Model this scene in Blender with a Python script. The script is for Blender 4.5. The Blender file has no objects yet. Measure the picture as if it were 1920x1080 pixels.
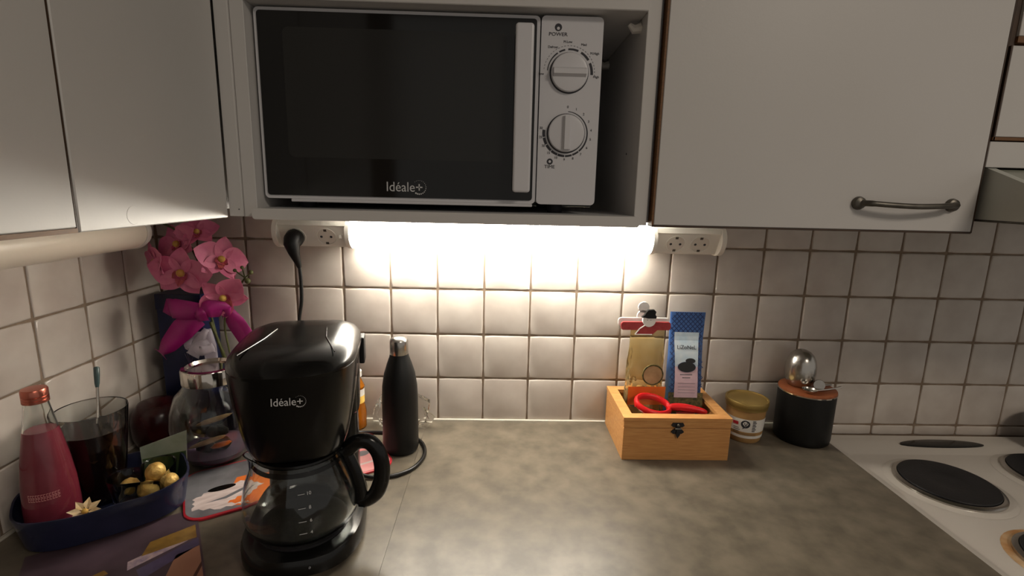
import bpy, bmesh, math, random
from mathutils import Vector, Matrix
random.seed(7)
PI = math.pi
S = bpy.context.scene
COL = S.collection

# ------------------------------------------------------------------ camera, world, lights, exposure
cam = bpy.data.cameras.new('camera')
cam.sensor_width = 36.0
cam.lens = 36.0 * 945.58 / 1920.0
cam.clip_start = 0.01
co = bpy.data.objects.new('camera', cam)
COL.objects.link(co)
co.location = (0.13101, -1.06435, 0.51327)
co.rotation_euler = (1.3784, -0.0235, -0.0225)
S.camera = co

w = bpy.data.worlds.new('room_ambient')
S.world = w
w.use_nodes = True
w.node_tree.nodes['Background'].inputs[0].default_value = (1.0, 0.93, 0.84, 1)
w.node_tree.nodes['Background'].inputs[1].default_value = 0.30

def area(name, loc, rot, sx, sy, power, col):
    l = bpy.data.lights.new(name, 'AREA')
    l.shape = 'RECTANGLE'; l.size = sx; l.size_y = sy
    l.energy = power; l.color = col
    o = bpy.data.objects.new(name, l)
    COL.objects.link(o)
    o.location = loc; o.rotation_euler = rot
    return o
# the kitchen's ceiling lamp, well behind the photographer
area('ceiling_lamp_light', (1.35, -2.0, 1.52), (0, 0, 0), 0.5, 0.5, 18.0, (1.0, 0.88, 0.74))
LAMP = 27.0         # radiance of the lit diffuser under the shelf

S.view_settings.view_transform = 'Standard'
S.view_settings.look = 'None'
S.view_settings.gamma = 1.0
S.view_settings.use_curve_mapping = False
S.view_settings.exposure = 0.0

# ------------------------------------------------------------------ materials
def lin(c):
    return tuple((x/255/12.92 if x/255 <= 0.04045 else ((x/255+0.055)/1.055)**2.4) for x in c) + (1.0,)

def mat(name, col, rough=0.5, metal=0.0, spec=0.5, trans=0.0, ior=1.45, var=None, vscale=20.0, vstretch=(1, 1, 1),
        bump=0.0, bscale=60.0, rnd=0.0, emit=0.0, ecol=None, coat=0.0, alpha=1.0, detail=3.0, rvar=0.0):
    m = bpy.data.materials.new(name)
    m.use_nodes = True
    nt = m.node_tree
    b = nt.nodes['Principled BSDF']
    b.inputs['Base Color'].default_value = lin(col)
    b.inputs['Roughness'].default_value = rough
    b.inputs['Metallic'].default_value = metal
    b.inputs['Specular IOR Level'].default_value = spec
    b.inputs['Transmission Weight'].default_value = trans
    b.inputs['IOR'].default_value = ior
    b.inputs['Coat Weight'].default_value = coat
    b.inputs['Alpha'].default_value = alpha
    if emit:
        b.inputs['Emission Color'].default_value = ecol or lin(col)
        b.inputs['Emission Strength'].default_value = emit
    tc = nt.nodes.new('ShaderNodeTexCoord')
    mp = nt.nodes.new('ShaderNodeMapping')
    mp.inputs['Scale'].default_value = vstretch
    nt.links.new(tc.outputs['Object'], mp.inputs['Vector'])
    oi = nt.nodes.new('ShaderNodeObjectInfo')
    ad = nt.nodes.new('ShaderNodeVectorMath'); ad.operation = 'MULTIPLY_ADD'
    nt.links.new(oi.outputs['Random'], ad.inputs[0])
    ad.inputs[1].default_value = (7.3, 3.1, 5.7)
    nt.links.new(mp.outputs['Vector'], ad.inputs[2])
    last = None
    if var is not None:
        n = nt.nodes.new('ShaderNodeTexNoise')
        n.inputs['Scale'].default_value = vscale
        n.inputs['Detail'].default_value = detail
        nt.links.new(ad.outputs[0], n.inputs['Vector'])
        r = nt.nodes.new('ShaderNodeValToRGB')
        r.color_ramp.elements[0].position = 0.32
        r.color_ramp.elements[1].position = 0.68
        r.color_ramp.elements[0].color = lin(col)
        r.color_ramp.elements[1].color = lin(var)
        nt.links.new(n.outputs['Fac'], r.inputs['Fac'])
        last = r.outputs['Color']
        if rvar:
            mr = nt.nodes.new('ShaderNodeMapRange')
            mr.inputs['To Min'].default_value = rough - rvar
            mr.inputs['To Max'].default_value = rough + rvar
            nt.links.new(n.outputs['Fac'], mr.inputs['Value'])
            nt.links.new(mr.outputs['Result'], b.inputs['Roughness'])
    if rnd:
        hs = nt.nodes.new('ShaderNodeHueSaturation')
        ma = nt.nodes.new('ShaderNodeMath'); ma.operation = 'MULTIPLY_ADD'
        nt.links.new(oi.outputs['Random'], ma.inputs[0])
        ma.inputs[1].default_value = 2*rnd; ma.inputs[2].default_value = 1-rnd
        nt.links.new(ma.outputs[0], hs.inputs['Value'])
        if last is None:
            hs.inputs['Color'].default_value = lin(col)
        else:
            nt.links.new(last, hs.inputs['Color'])
        last = hs.outputs['Color']
    if last is not None:
        nt.links.new(last, b.inputs['Base Color'])
    if bump:
        n2 = nt.nodes.new('ShaderNodeTexNoise')
        n2.inputs['Scale'].default_value = bscale
        n2.inputs['Detail'].default_value = 4
        nt.links.new(ad.outputs[0], n2.inputs['Vector'])
        bp = nt.nodes.new('ShaderNodeBump')
        bp.inputs['Strength'].default_value = bump
        bp.inputs['Distance'].default_value = 0.002
        nt.links.new(n2.outputs['Fac'], bp.inputs['Height'])
        nt.links.new(bp.outputs['Normal'], b.inputs['Normal'])
    return m

M = {}
M['tile'] = mat('tile_glaze', (206, 197, 188), 0.22, var=(188, 177, 168), vscale=14, bump=0.12, bscale=22, rnd=0.035)
M['grout'] = mat('grout', (140, 122, 104), 0.9, bump=0.4, bscale=220, var=(122, 104, 88), vscale=60)
M['caulk'] = mat('caulk', (196, 190, 178), 0.6, bump=0.2, bscale=90)
M['plaster'] = mat('plaster', (200, 195, 188), 0.9, bump=0.1)
M['floor'] = mat('floor_vinyl', (120, 105, 90), 0.5, var=(105, 92, 80), vscale=6)
M['worktop'] = mat('worktop_laminate', (114, 105, 91), 0.36, var=(88, 81, 70), vscale=28, detail=5, bump=0.05, bscale=150, rvar=0.06)
M['cab'] = mat('cabinet_white', (206, 203, 200), 0.42, bump=0.03, bscale=400, var=(203, 200, 196), vscale=4)
M['cab_in'] = mat('cabinet_inside', (196, 196, 196), 0.5, bump=0.03, bscale=200)
M['edge'] = mat('brown_edging', (122, 84, 46), 0.55, var=(104, 70, 38), vscale=60, vstretch=(1, 1, 8))
M['edge_dark'] = mat('dark_edging', (74, 54, 38), 0.55, var=(60, 44, 32), vscale=40)
M['white_pl'] = mat('white_plastic', (226, 221, 212), 0.35, bump=0.02, bscale=300)
M['mw_white'] = mat('microwave_white', (214, 213, 216), 0.3, bump=0.015, bscale=300)
M['mw_glass'] = mat('microwave_glass', (17, 17, 17), 0.07, spec=0.5, var=(20, 20, 20), vscale=5)
M['mw_win'] = mat('microwave_window', (36, 36, 35), 0.16, spec=0.45, var=(38, 38, 36), vscale=8)
M['print_dark'] = mat('dark_print', (52, 52, 58), 0.6)
M['print_grey'] = mat('grey_print', (120, 120, 126), 0.6)
M['print_white'] = mat('white_print', (205, 205, 205), 0.5)
M['diffuser'] = mat('lit_diffuser', (255, 250, 235), 0.4, emit=LAMP, ecol=(1.0, 0.94, 0.82, 1))
M['diffuser_off'] = mat('unlit_diffuser', (226, 214, 198), 0.3, bump=0.02)
M['steel'] = mat('brushed_steel', (190, 186, 180), 0.24, metal=1.0, bump=0.08, bscale=240)
M['chrome'] = mat('chrome', (215, 208, 200), 0.09, metal=1.0)
M['pewter'] = mat('pewter', (112, 108, 100), 0.42, metal=0.85, var=(90, 86, 80), vscale=60)
M['black_gloss'] = mat('black_gloss', (13, 13, 13), 0.2, spec=0.5, bump=0.02, bscale=300)
M['black_matt'] = mat('black_matt', (15, 15, 15), 0.45, spec=0.4, bump=0.04, bscale=500)
M['black_rub'] = mat('black_rubber', (17, 16, 16), 0.35)
M['iron'] = mat('cast_iron', (30, 29, 32), 0.5, bump=0.25, bscale=320, var=(24, 23, 26), vscale=25)
M['enamel'] = mat('white_enamel', (206, 199, 190), 0.16, bump=0.02, bscale=40)
M['rust'] = mat('rust_scorch', (176, 124, 70), 0.4, var=(204, 176, 140), vscale=30)
M['hood'] = mat('hood_grey', (186, 188, 180), 0.35, bump=0.03)
M['hood_glass'] = mat('hood_visor', (140, 142, 130), 0.2)
M['wood'] = mat('bamboo', (206, 152, 92), 0.45, var=(188, 130, 74), vscale=9, vstretch=(3, 14, 40), bump=0.08, bscale=60, detail=5)
M['glass'] = mat('clear_glass', (245, 248, 246), 0.02, trans=1.0, ior=1.45)
M['plastic_clear'] = mat('clear_film', (248, 248, 246), 0.12, trans=1.0, ior=1.18)
M['gold_film'] = mat('gold_film', (236, 220, 172), 0.10, trans=0.88, ior=1.2, var=(226, 200, 136), vscale=20, bump=0.5, bscale=40)
M['red'] = mat('red_plastic', (200, 26, 30), 0.35, spec=0.4)
M['dark_red'] = mat('dark_red', (58, 16, 18), 0.25, var=(44, 12, 14), vscale=20)
M['blue_tray'] = mat('navy_plastic', (30, 34, 56), 0.2, var=(38, 40, 66), vscale=24, bump=0.25, bscale=60)
M['navy'] = mat('navy_card', (20, 30, 74), 0.35, var=(14, 20, 52), vscale=14)
M['pink_liquid'] = mat('pink_drink', (196, 86, 106), 0.22, trans=0.3, var=(180, 68, 90), vscale=24, spec=0.4)
M['cola'] = mat('dark_drink', (26, 13, 10), 0.15)
M['copper'] = mat('copper_metal', (196, 116, 98), 0.28, metal=0.9, bump=0.1, bscale=200)
M['wood_lid'] = mat('warm_wood', (160, 92, 56), 0.4, var=(140, 78, 46), vscale=20, vstretch=(3, 20, 1))
M['petal'] = mat('pink_petal', (232, 138, 168), 0.5, var=(216, 106, 146), vscale=34, bump=0.12, bscale=120)
M['petal_dark'] = mat('dark_pink_petal', (176, 54, 96), 0.5, var=(196, 96, 90), vscale=60)
M['yellow'] = mat('yellow_centre', (226, 190, 92), 0.5, var=(200, 140, 70), vscale=90)
M['stem'] = mat('green_stem', (92, 96, 54), 0.55, var=(72, 72, 40), vscale=50)
M['leaf'] = mat('green_leaf', (52, 74, 36), 0.4, var=(40, 58, 28), vscale=30)
M['ribbon'] = mat('magenta_ribbon', (168, 32, 120), 0.35, var=(150, 24, 106), vscale=20)
M['organza'] = mat('white_organza', (214, 204, 214), 0.5, alpha=0.42, bump=0.3, bscale=240)
M['gold'] = mat('gold_foil', (222, 186, 108), 0.48, metal=0.3, bump=0.8, bscale=170, var=(190, 148, 74), vscale=90)
M['cream'] = mat('cream_fabric', (226, 206, 170), 0.7, var=(206, 170, 110), vscale=120, bump=0.3)
M['honey'] = mat('honey', (196, 118, 22), 0.12, trans=0.45, var=(168, 94, 14), vscale=40)
M['yellow_label'] = mat('yellow_label', (236, 190, 70), 0.5, var=(240, 206, 110), vscale=50)
M['pale_label'] = mat('pale_label', (226, 222, 214), 0.55, var=(216, 212, 206), vscale=60)
M['nut'] = mat('nut_spread', (176, 138, 88), 0.4, trans=0.0, var=(160, 120, 72), vscale=30)
M['gold_lid'] = mat('gold_lid', (160, 134, 76), 0.4, metal=0.5, bump=0.1, bscale=120)
M['snow'] = mat('snowman_white', (236, 234, 230), 0.5)
M['clip_red'] = mat('clip_red', (156, 46, 50), 0.5, var=(170, 64, 66), vscale=90)
M['blue_bag'] = mat('blue_patterned_bag', (62, 96, 152), 0.3, bump=0.3, bscale=120)
M['blue_dark'] = mat('dark_blue_weave', (34, 52, 98), 0.35)
M['pink_pale'] = mat('pale_pink_print', (208, 182, 190), 0.5, var=(196, 168, 180), vscale=50)
M['sky_print'] = mat('pale_blue_print', (168, 190, 206), 0.5, var=(196, 206, 212), vscale=40)
M['tea'] = mat('dark_herbs', (46, 50, 24), 0.6, var=(112, 96, 52), vscale=160, bump=0.5, bscale=150)
M['orange'] = mat('orange_print', (226, 120, 44), 0.45, var=(214, 100, 36), vscale=20)
M['mat_grey'] = mat('grey_print_mat', (120, 118, 122), 0.4, var=(98, 96, 100), vscale=34)
M['mat_white'] = mat('fur_print', (214, 198, 194), 0.4, var=(192, 172, 168), vscale=36, vstretch=(1, 4, 1))
M['mat_red'] = mat('red_rim', (184, 40, 52), 0.35)
M['mat_pink'] = mat('pink_print', (210, 128, 130), 0.4, var=(222, 160, 158), vscale=22)
M['mag_a'] = mat('magazine_print', (92, 74, 84), 0.3, var=(70, 56, 62), vscale=16)
M['mag_wood'] = mat('plank_print', (176, 128, 104), 0.3, var=(158, 112, 90), vscale=14)
M['mag_dark'] = mat('dark_line_print', (84, 52, 44), 0.35)
M['mag_ochre'] = mat('ochre_print', (150, 116, 54), 0.3, var=(120, 90, 44), vscale=60)
M['mag_pale'] = mat('pale_print', (196, 172, 172), 0.3, var=(120, 108, 140), vscale=90)
M['mag_violet'] = mat('violet_print', (92, 80, 112), 0.3, var=(74, 66, 92), vscale=40)
M['paper'] = mat('paper_pages', (214, 206, 196), 0.7)
M['dark_packet'] = mat('dark_sachet', (52, 38, 34), 0.35, var=(38, 28, 26), vscale=40)
M['foil'] = mat('silver_foil', (190, 190, 192), 0.25, metal=0.9, bump=0.6, bscale=120)
M['grey_film'] = mat('grey_green_film', (168, 176, 160), 0.2, alpha=0.62, var=(140, 150, 130), vscale=30, bump=0.3, bscale=60)
M['jar_dark'] = mat('dark_pebble', (36, 34, 32), 0.3, bump=0.3)
M['jar_tan'] = mat('tan_driftwood', (190, 160, 120), 0.6, var=(160, 128, 92), vscale=40, bump=0.4)
M['mauve'] = mat('mauve_fill', (118, 92, 118), 0.6, var=(104, 80, 104), vscale=30)
M['pot_blue'] = mat('dark_blue_enamel', (32, 44, 60), 0.25)
M['teal'] = mat('teal_plastic', (70, 92, 92), 0.3, trans=0.2)

# ------------------------------------------------------------------ geometry helpers
def obj(name, bm, m, parent=None, smooth=False, mesh=None):
    if mesh is None:
        me = bpy.data.meshes.new(name)
        bmesh.ops.recalc_face_normals(bm, faces=bm.faces[:])
        if smooth:
            for f in bm.faces: f.smooth = True
        bm.to_mesh(me); bm.free()
        if smooth and smooth != True:
            pass
        me.materials.append(M[m])
    else:
        me = mesh
    o = bpy.data.objects.new(name, me)
    COL.objects.link(o)
    if parent is not None: o.parent = parent
    if smooth:
        md = o.data
        try: md.set_sharp_from_angle(angle=math.radians(38))
        except Exception: pass
    return o

def tag(o, label=None, cat=None, group=None, kind=None):
    if label: o['label'] = label
    if cat: o['category'] = cat
    if group: o['group'] = group
    if kind: o['kind'] = kind
    return o

def thing(name, label, cat, loc=(0, 0, 0), rz=0.0, group=None, rot=None):
    o = bpy.data.objects.new(name, None)
    o.empty_display_size = 0.02
    COL.objects.link(o)
    o.location = loc
    o.rotation_euler = rot if rot else (0, 0, rz)
    return tag(o, label, cat, group)

def B(): return bmesh.new()

def box(bm, x0, x1, y0, y1, z0, z1, bev=0.0, seg=2):
    r = bmesh.ops.create_cube(bm, size=1.0)
    for v in r['verts']:
        v.co = Vector(((x0+x1)/2 + v.co.x*(x1-x0), (y0+y1)/2 + v.co.y*(y1-y0), (z0+z1)/2 + v.co.z*(z1-z0)))
    if bev:
        es = list({e for v in r['verts'] for e in v.link_edges})
        bmesh.ops.bevel(bm, geom=es, offset=bev, segments=seg, profile=0.5, affect='EDGES')
    return bm

def ring_mesh(bm, rings, close=True, cap0=True, cap1=True):
    vs = [[bm.verts.new(p) for p in r] for r in rings]
    n = len(rings[0])
    for a, b in zip(vs, vs[1:]):
        for i in range(n if close else n-1):
            j = (i+1) % n
            bm.faces.new((a[i], a[j], b[j], b[i]))
    if cap0: bm.faces.new(list(reversed(vs[0])))
    if cap1: bm.faces.new(vs[-1])
    return bm

def lathe(bm, prof, n=40, c=(0, 0, 0), cap0=True, cap1=True, sx=1.0, sy=1.0):
    rings = []
    for r, z in prof:
        r = max(r, 1e-5)
        rings.append([(c[0]+sx*r*math.cos(2*PI*i/n), c[1]+sy*r*math.sin(2*PI*i/n), c[2]+z) for i in range(n)])
    return ring_mesh(bm, rings, True, cap0, cap1)

def tube(bm, pts, rad, n=10, ellip=1.0):
    pts = [Vector(p) for p in pts]
    if not hasattr(rad, '__len__'): rad = [rad]*len(pts)
    rings = []
    up = Vector((0, 0, 1)); prev = None
    for i, p in enumerate(pts):
        t = (pts[min(i+1, len(pts)-1)] - pts[max(i-1, 0)]).normalized()
        if prev is None:
            a = t.cross(up)
            if a.length < 1e-3: a = t.cross(Vector((1, 0, 0)))
            a.normalize()
        else:
            a = prev - t*prev.dot(t)
            a.normalize()
        prev = a
        b = t.cross(a).normalized()
        rings.append([p + a*rad[i]*math.cos(2*PI*k/n) + b*rad[i]*ellip*math.sin(2*PI*k/n) for k in range(n)])
    return ring_mesh(bm, rings)

def spline(ctrl, k=8, closed=False):
    P = [Vector(p) for p in ctrl]
    out = []
    n = len(P)
    rng = range(n if closed else n-1)
    for i in rng:
        if closed: p0, p1, p2, p3 = P[(i-1) % n], P[i], P[(i+1) % n], P[(i+2) % n]
        else: p0, p1, p2, p3 = P[max(i-1, 0)], P[i], P[i+1], P[min(i+2, n-1)]
        for j in range(k):
            t = j/k
            out.append(0.5*((2*p1) + (p2-p0)*t + (2*p0-5*p1+4*p2-p3)*t*t + (3*p1-p0-3*p2+p3)*t**3))
    if not closed: out.append(P[-1])
    return out

def prism(bm, pts2, fn, d0, d1):
    """outline pts2 mapped by fn(u,v,d) between depths d0 and d1"""
    return ring_mesh(bm, [[fn(u, v, d0) for u, v in pts2], [fn(u, v, d1) for u, v in pts2]])

def rrect(hx, hy, r, n=6, cx=0, cy=0):
    r = min(r, hx, hy)
    out = []
    for sx, sy, a0 in ((1, 1, 0), (-1, 1, PI/2), (-1, -1, PI), (1, -1, 1.5*PI)):
        for i in range(n+1):
            a = a0 + PI/2*i/n
            out.append((cx+sx*(hx-r)+r*math.cos(a), cy+sy*(hy-r)+r*math.sin(a)))
    return out

XZ = lambda u, v, d: (u, d, v)      # outline in x,z ; depth along y
XY = lambda u, v, d: (u, v, d)
YZ = lambda u, v, d: (d, u, v)

def text(name, s, size, m, parent, loc, rot, align='CENTER', thick=0.0002, sx=1.0):
    cu = bpy.data.curves.new(name, 'FONT')
    cu.body = s; cu.size = size; cu.align_x = align; cu.align_y = 'CENTER'
    cu.extrude = thick; cu.resolution_u = 3
    t = bpy.data.objects.new('tmp_text', cu)
    COL.objects.link(t)
    bpy.context.view_layer.update()
    me = bpy.data.meshes.new_from_object(t.evaluated_get(bpy.context.evaluated_depsgraph_get()))
    bpy.data.objects.remove(t); bpy.data.curves.remove(cu)
    me.materials.clear(); me.materials.append(M[m])
    me.name = name
    o = bpy.data.objects.new(name, me)
    COL.objects.link(o)
    o.parent = parent; o.location = loc; o.rotation_euler = rot; o.scale = (sx, 1, 1)
    return o

def disc_poly(bm, cx, cz, r, y, n=12):
    bm.faces.new([bm.verts.new((cx+r*math.cos(2*PI*i/n), y, cz+r*math.sin(2*PI*i/n))) for i in range(n)])

def strip_arc(bm, cx, cz, r0, r1f, a0, a1, y, n=24):
    """flat arc band on an x-z face; r0 inner radius, r1f(t) outer radius; angles clockwise from top"""
    inn, out = [], []
    for i in range(n+1):
        t = i/n; a = a0+(a1-a0)*t
        inn.append(bm.verts.new((cx+r0*math.sin(a), y, cz+r0*math.cos(a))))
        out.append(bm.verts.new((cx+r1f(t)*math.sin(a), y, cz+r1f(t)*math.cos(a))))
    for i in range(n):
        bm.faces.new((inn[i], inn[i+1], out[i+1], out[i]))

# ------------------------------------------------------------------ the room
XL = -0.5826                 # left wall
FLOOR = -0.9
WT = 0.008                   # tile thickness in front of the grout bed

def struct(name, bm, m):
    return tag(obj(name, bm, m), kind='structure')

wall_back = struct('wall_back', box(B(), XL-0.1, 3.0, 0.0022, 0.12, FLOOR, 1.6), 'grout')
wall_left = struct('wall_left', box(B(), XL-0.12, XL-0.0022, -3.2, 0.0022, FLOOR, 1.6), 'grout')
floor = struct('floor', box(B(), XL-0.1, 3.0, -3.2, 0.1, FLOOR-0.1, FLOOR), 'floor')
ceiling = struct('ceiling', box(B(), XL-0.1, 3.0, -3.2, 0.1, 1.6, 1.7), 'plaster')

tile_cache = {}
def tile_mesh(wd, ht, k):
    key = (round(wd, 4), round(ht, 4), k)
    if key in tile_cache: return tile_cache[key]
    rnd = random.Random(hash(key) % 9973)
    bm = B()
    hx, hz = wd/2, ht/2
    def loop(inset, y, jit):
        pts = []
        n = 5
        for (ax, az), (bx, bz) in (((-1, -1), (1, -1)), ((1, -1), (1, 1)), ((1, 1), (-1, 1)), ((-1, 1), (-1, -1))):
            for i in range(n):
                t = i/n
                x = (ax+(bx-ax)*t)*(hx-inset); z = (az+(bz-az)*t)*(hz-inset)
                if i == 0:
                    x *= 1-0.0012/hx; z *= 1-0.0012/hz
                pts.append((x+rnd.uniform(-jit, jit), y, z+rnd.uniform(-jit, jit)))
        return pts
    ring_mesh(bm, [loop(0, WT-0.002, 0), loop(0, 0.0018, 0.0004), loop(0.0011, 0.0005, 0.0004), loop(0.0032, 0.0, 0.0005)], cap0=False)
    me = bpy.data.meshes.new('tile')
    bmesh.ops.recalc_face_normals(bm, faces=bm.faces[:])
    for f in bm.faces: f.smooth = True
    bm.to_mesh(me); bm.free()
    me.materials.append(M['tile'])
    me.set_sharp_from_angle(angle=math.radians(50))
    tile_cache[key] = me
    return me
G = 0.0031       # joint width
def tiles(parent, cells, place):
    for (a0, a1, z0, z1) in cells:
        wd, ht = a1-a0-G, z1-z0-G
        o = bpy.data.objects.new('tile', tile_mesh(wd, ht, random.randint(0, 3)))
        COL.objects.link(o); o.parent = parent
        place(o, (a0+a1)/2, (z0+z1)/2)
rows = [(i*0.1, (i+1)*0.1) for i in range(5)]
xs = [XL] + [i*0.1 for i in range(-5, 19)]
cells = [(a, b, z0, z1) for a, b in zip(xs, xs[1:]) for z0, z1 in rows]
cells += [(a, b, -0.026, 0.0) for a, b in zip(xs, xs[1:]) if b > 0.85]
tilt = lambda: random.uniform(-0.006, 0.006)
def place_back(o, a, z):
    o.location = (a, 0.0, z); o.rotation_euler = (tilt(), 0, tilt())
tiles(wall_back, cells, place_back)
ys = [0.0] + [-(i+0.964)*0.1 for i in range(0, 9)]
cells = [(b, a, z0, z1) for a, b in zip(ys, ys[1:]) for z0, z1 in rows]
def place_left(o, a, z):
    o.location = (XL, a, z); o.rotation_euler = (tilt(), 0, PI/2+tilt())
tiles(wall_left, cells, place_left)
tag(obj('trim_1', box(B(), XL, 0.842, -0.005, 0.002, -0.001, 0.003, 0.0008, 1), 'caulk'), kind='structure')
tag(obj('trim_2', box(B(), XL-0.001, XL+0.006, -1.0, -0.005, -0.001, 0.003, 0.0008, 1), 'caulk'), kind='structure')

# ------------------------------------------------------------------ worktop and cooker
wt = thing('worktop', 'mottled grey-brown laminate worktop running around the corner', 'worktop', (0, 0, 0))
obj('board', box(B(), XL+0.003, -0.0235, -1.9, -0.004, -0.038, 0.0), 'worktop', wt)
obj('board', box(B(), -0.0231, 0.842, -0.62, -0.004, -0.038, 0.0), 'worktop', wt)

bc = thing('base_cabinet', 'white base cabinet under the worktop between corner and cooker', 'cabinet', (0.41, 0, FLOOR))
obj('body', box(B(), -0.42, 0.425, -0.57, -0.004, 0.0, 0.861), 'cab', bc)
for k in range(2):
    d = obj('door', box(B(), -0.415+k*0.42, -0.001+k*0.42, -0.59, -0.571, 0.1, 0.85, 0.002, 1), 'cab', bc)
bc2 = thing('base_cabinet', 'white base cabinet under the worktop along the left wall', 'cabinet', (XL, -0.95, FLOOR))
obj('body', box(B(), 0.003, 0.5, -0.95, 0.94, 0.0, 0.861), 'cab', bc2)
for k in range(2):
    obj('door', box(B(), 0.501, 0.52, -0.94+k*0.46, -0.485+k*0.46, 0.1, 0.85, 0.002, 1), 'cab', bc2)

SX0, SX1 = 0.8445, 1.4445
ck = thing('cooker', 'white enamel electric cooker with black cast-iron hotplates beside the worktop', 'cooker', (1.1445, -0.31, FLOOR))
def ckz(z): return z-FLOOR
def cx_(x): return x-1.1445
def cy_(y): return y+0.31
obj('body', box(B(), -0.298, 0.298, -0.27, 0.29, 0.0, ckz(-0.045), 0.003), 'enamel', ck)
bm = B()      # dished hob: raised rim, recessed pan
def rr(x0, x1, y0, y1, r, z):
    return [(u, v, z) for u, v in rrect((x1-x0)/2, (y1-y0)/2, r, 8, (x0+x1)/2, (y0+y1)/2)]
zt = ckz(-0.020)
ring_mesh(bm, [rr(-0.30, 0.30, -0.31, 0.30, 0.006, ckz(-0.046)), rr(-0.30, 0.30, -0.31, 0.30, 0.006, zt-0.003),
               rr(-0.297, 0.297, -0.307, 0.297, 0.006, zt), rr(-0.268, 0.268, -0.285, 0.235, 0.014, zt),
               rr(-0.258, 0.258, -0.275, 0.226, 0.012, zt-0.0055), rr(-0.252, 0.252, -0.27, 0.22, 0.012, zt-0.006)])
obj('hob_top', bm, 'enamel', ck, True)
obj('vent_slot', ring_mesh(B(), [[(u, v, zt-0.001) for u, v in o_] for o_ in [[(cx_(1.12+0.094*math.cos(t)), cy_(-0.056)+(0.022 if math.sin(t) > 0 else 0.012)*math.sin(t)) for t in [2*PI*i/40 for i in range(40)]]]]
    + [[(cx_(1.12+0.094*math.cos(t)), cy_(-0.056)+(0.022 if math.sin(t) > 0 else 0.012)*math.sin(t), zt+0.0022) for t in [2*PI*i/40 for i in range(40)]]]
    + [[(cx_(1.12+0.088*math.cos(t)), cy_(-0.055)+(0.018 if math.sin(t) > 0 else 0.009)*math.sin(t), zt+0.0034) for t in [2*PI*i/40 for i in range(40)]]]), 'black_gloss', ck, True)
for i, (x, y, r) in enumerate([(0.999, -0.205, 0.083), (1.255, -0.180, 0.087), (1.015, -0.420, 0.073), (1.285, -0.430, 0.087)]):
    c = (cx_(x), cy_(y), zt-0.006)
    h = obj('hotplate', lathe(B(), [(r-0.006, 0.004), (r-0.005, 0.011), (r-0.006, 0.012), (r*0.42, 0.0122), (r*0.38, 0.0114), (r*0.1, 0.0114)], 56, c), 'iron', ck, True)
    ring = obj('plate_ring', lathe(B(), [(r+0.004, 0.0005), (r+0.0035, 0.006), (r, 0.0085), (r-0.004, 0.009), (r-0.004, 0.004)], 56, c, False, False), 'steel', h, True)
    if i == 2:
        obj('scorch_mark', lathe(B(), [(r+0.016, 0.0004), (r+0.012, 0.0012), (r+0.003, 0.0012)], 40, c, False, False), 'rust', h, True)
    else:
        obj('plate_collar', lathe(B(), [(r+0.018, 0.0003), (r+0.008, 0.0025), (r+0.003, 0.003)], 48, c, False, False), 'enamel', h, True)
pt = thing('stand_in_pot', 'dark blue pot added in place of a dark blur at the right edge, on the rear of the cooker', 'pot', (1.364, -0.085, -0.0195))  # pot is made up, stands in for a dark blurred reflection on the tiles
obj('body', lathe(B(), [(0.050, 0), (0.060, 0.004), (0.062, 0.02), (0.062, 0.07), (0.064, 0.073), (0.060, 0.073), (0.058, 0.008), (0.01, 0.006)], 40, (0, 0, 0.0)), 'pot_blue', pt, True)
obj('handle', tube(B(), spline([(0.058, 0.0, 0.06), (0.1, -0.004, 0.066), (0.16, -0.01, 0.075)], 6), 0.007, 8), 'black_matt', pt, True)

# ------------------------------------------------------------------ wall cabinets
# right cabinet
rc = thing('wall_cabinet', 'white wall cabinet with brown-edged door and pewter bow handle, right of the microwave', 'cabinet', (0.563, 0, 0.469))
obj('body', box(B(), -0.2285, 0.2265, -0.355, -0.002, 0.003, 0.9), 'cab_in', rc)
d = obj('door', box(B(), -0.2215, 0.2235, -0.375, -0.357, 0.0015, 0.9, 0.0008, 1), 'cab', rc)
obj('edge_strip', box(B(), -0.2245, -0.222, -0.3748, -0.357, 0.0, 0.9), 'edge', d)
obj('edge_strip', box(B(), -0.2245, 0.2235, -0.3752, -0.357, -0.0012, 0.0012), 'edge_dark', d)
obj('edge_strip', box(B(), 0.2236, 0.2252, -0.3748, -0.357, 0.0, 0.9), 'edge_dark', d)
h = obj('handle', tube(B(), spline([(0.0585, -0.380, 0.0375), (0.065, -0.392, 0.0375), (0.09, -0.397, 0.036), (0.122, -0.399, 0.035), (0.155, -0.397, 0.036), (0.180, -0.392, 0.0375), (0.187, -0.380, 0.0375)], 5), [0.0045]*3+[0.0042]*3+[0.0038]*19+[0.0042]*3+[0.0045]*3, 10), 'pewter', d, True)
for x in (0.0575, 0.188):
    obj('rosette', tube(B(), [(x, -0.3748, 0.0375), (x, -0.377, 0.0375), (x, -0.381, 0.0375), (x, -0.3835, 0.0375)], [0.0088, 0.0092, 0.0078, 0.003], 20), 'pewter', d, True)

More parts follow.
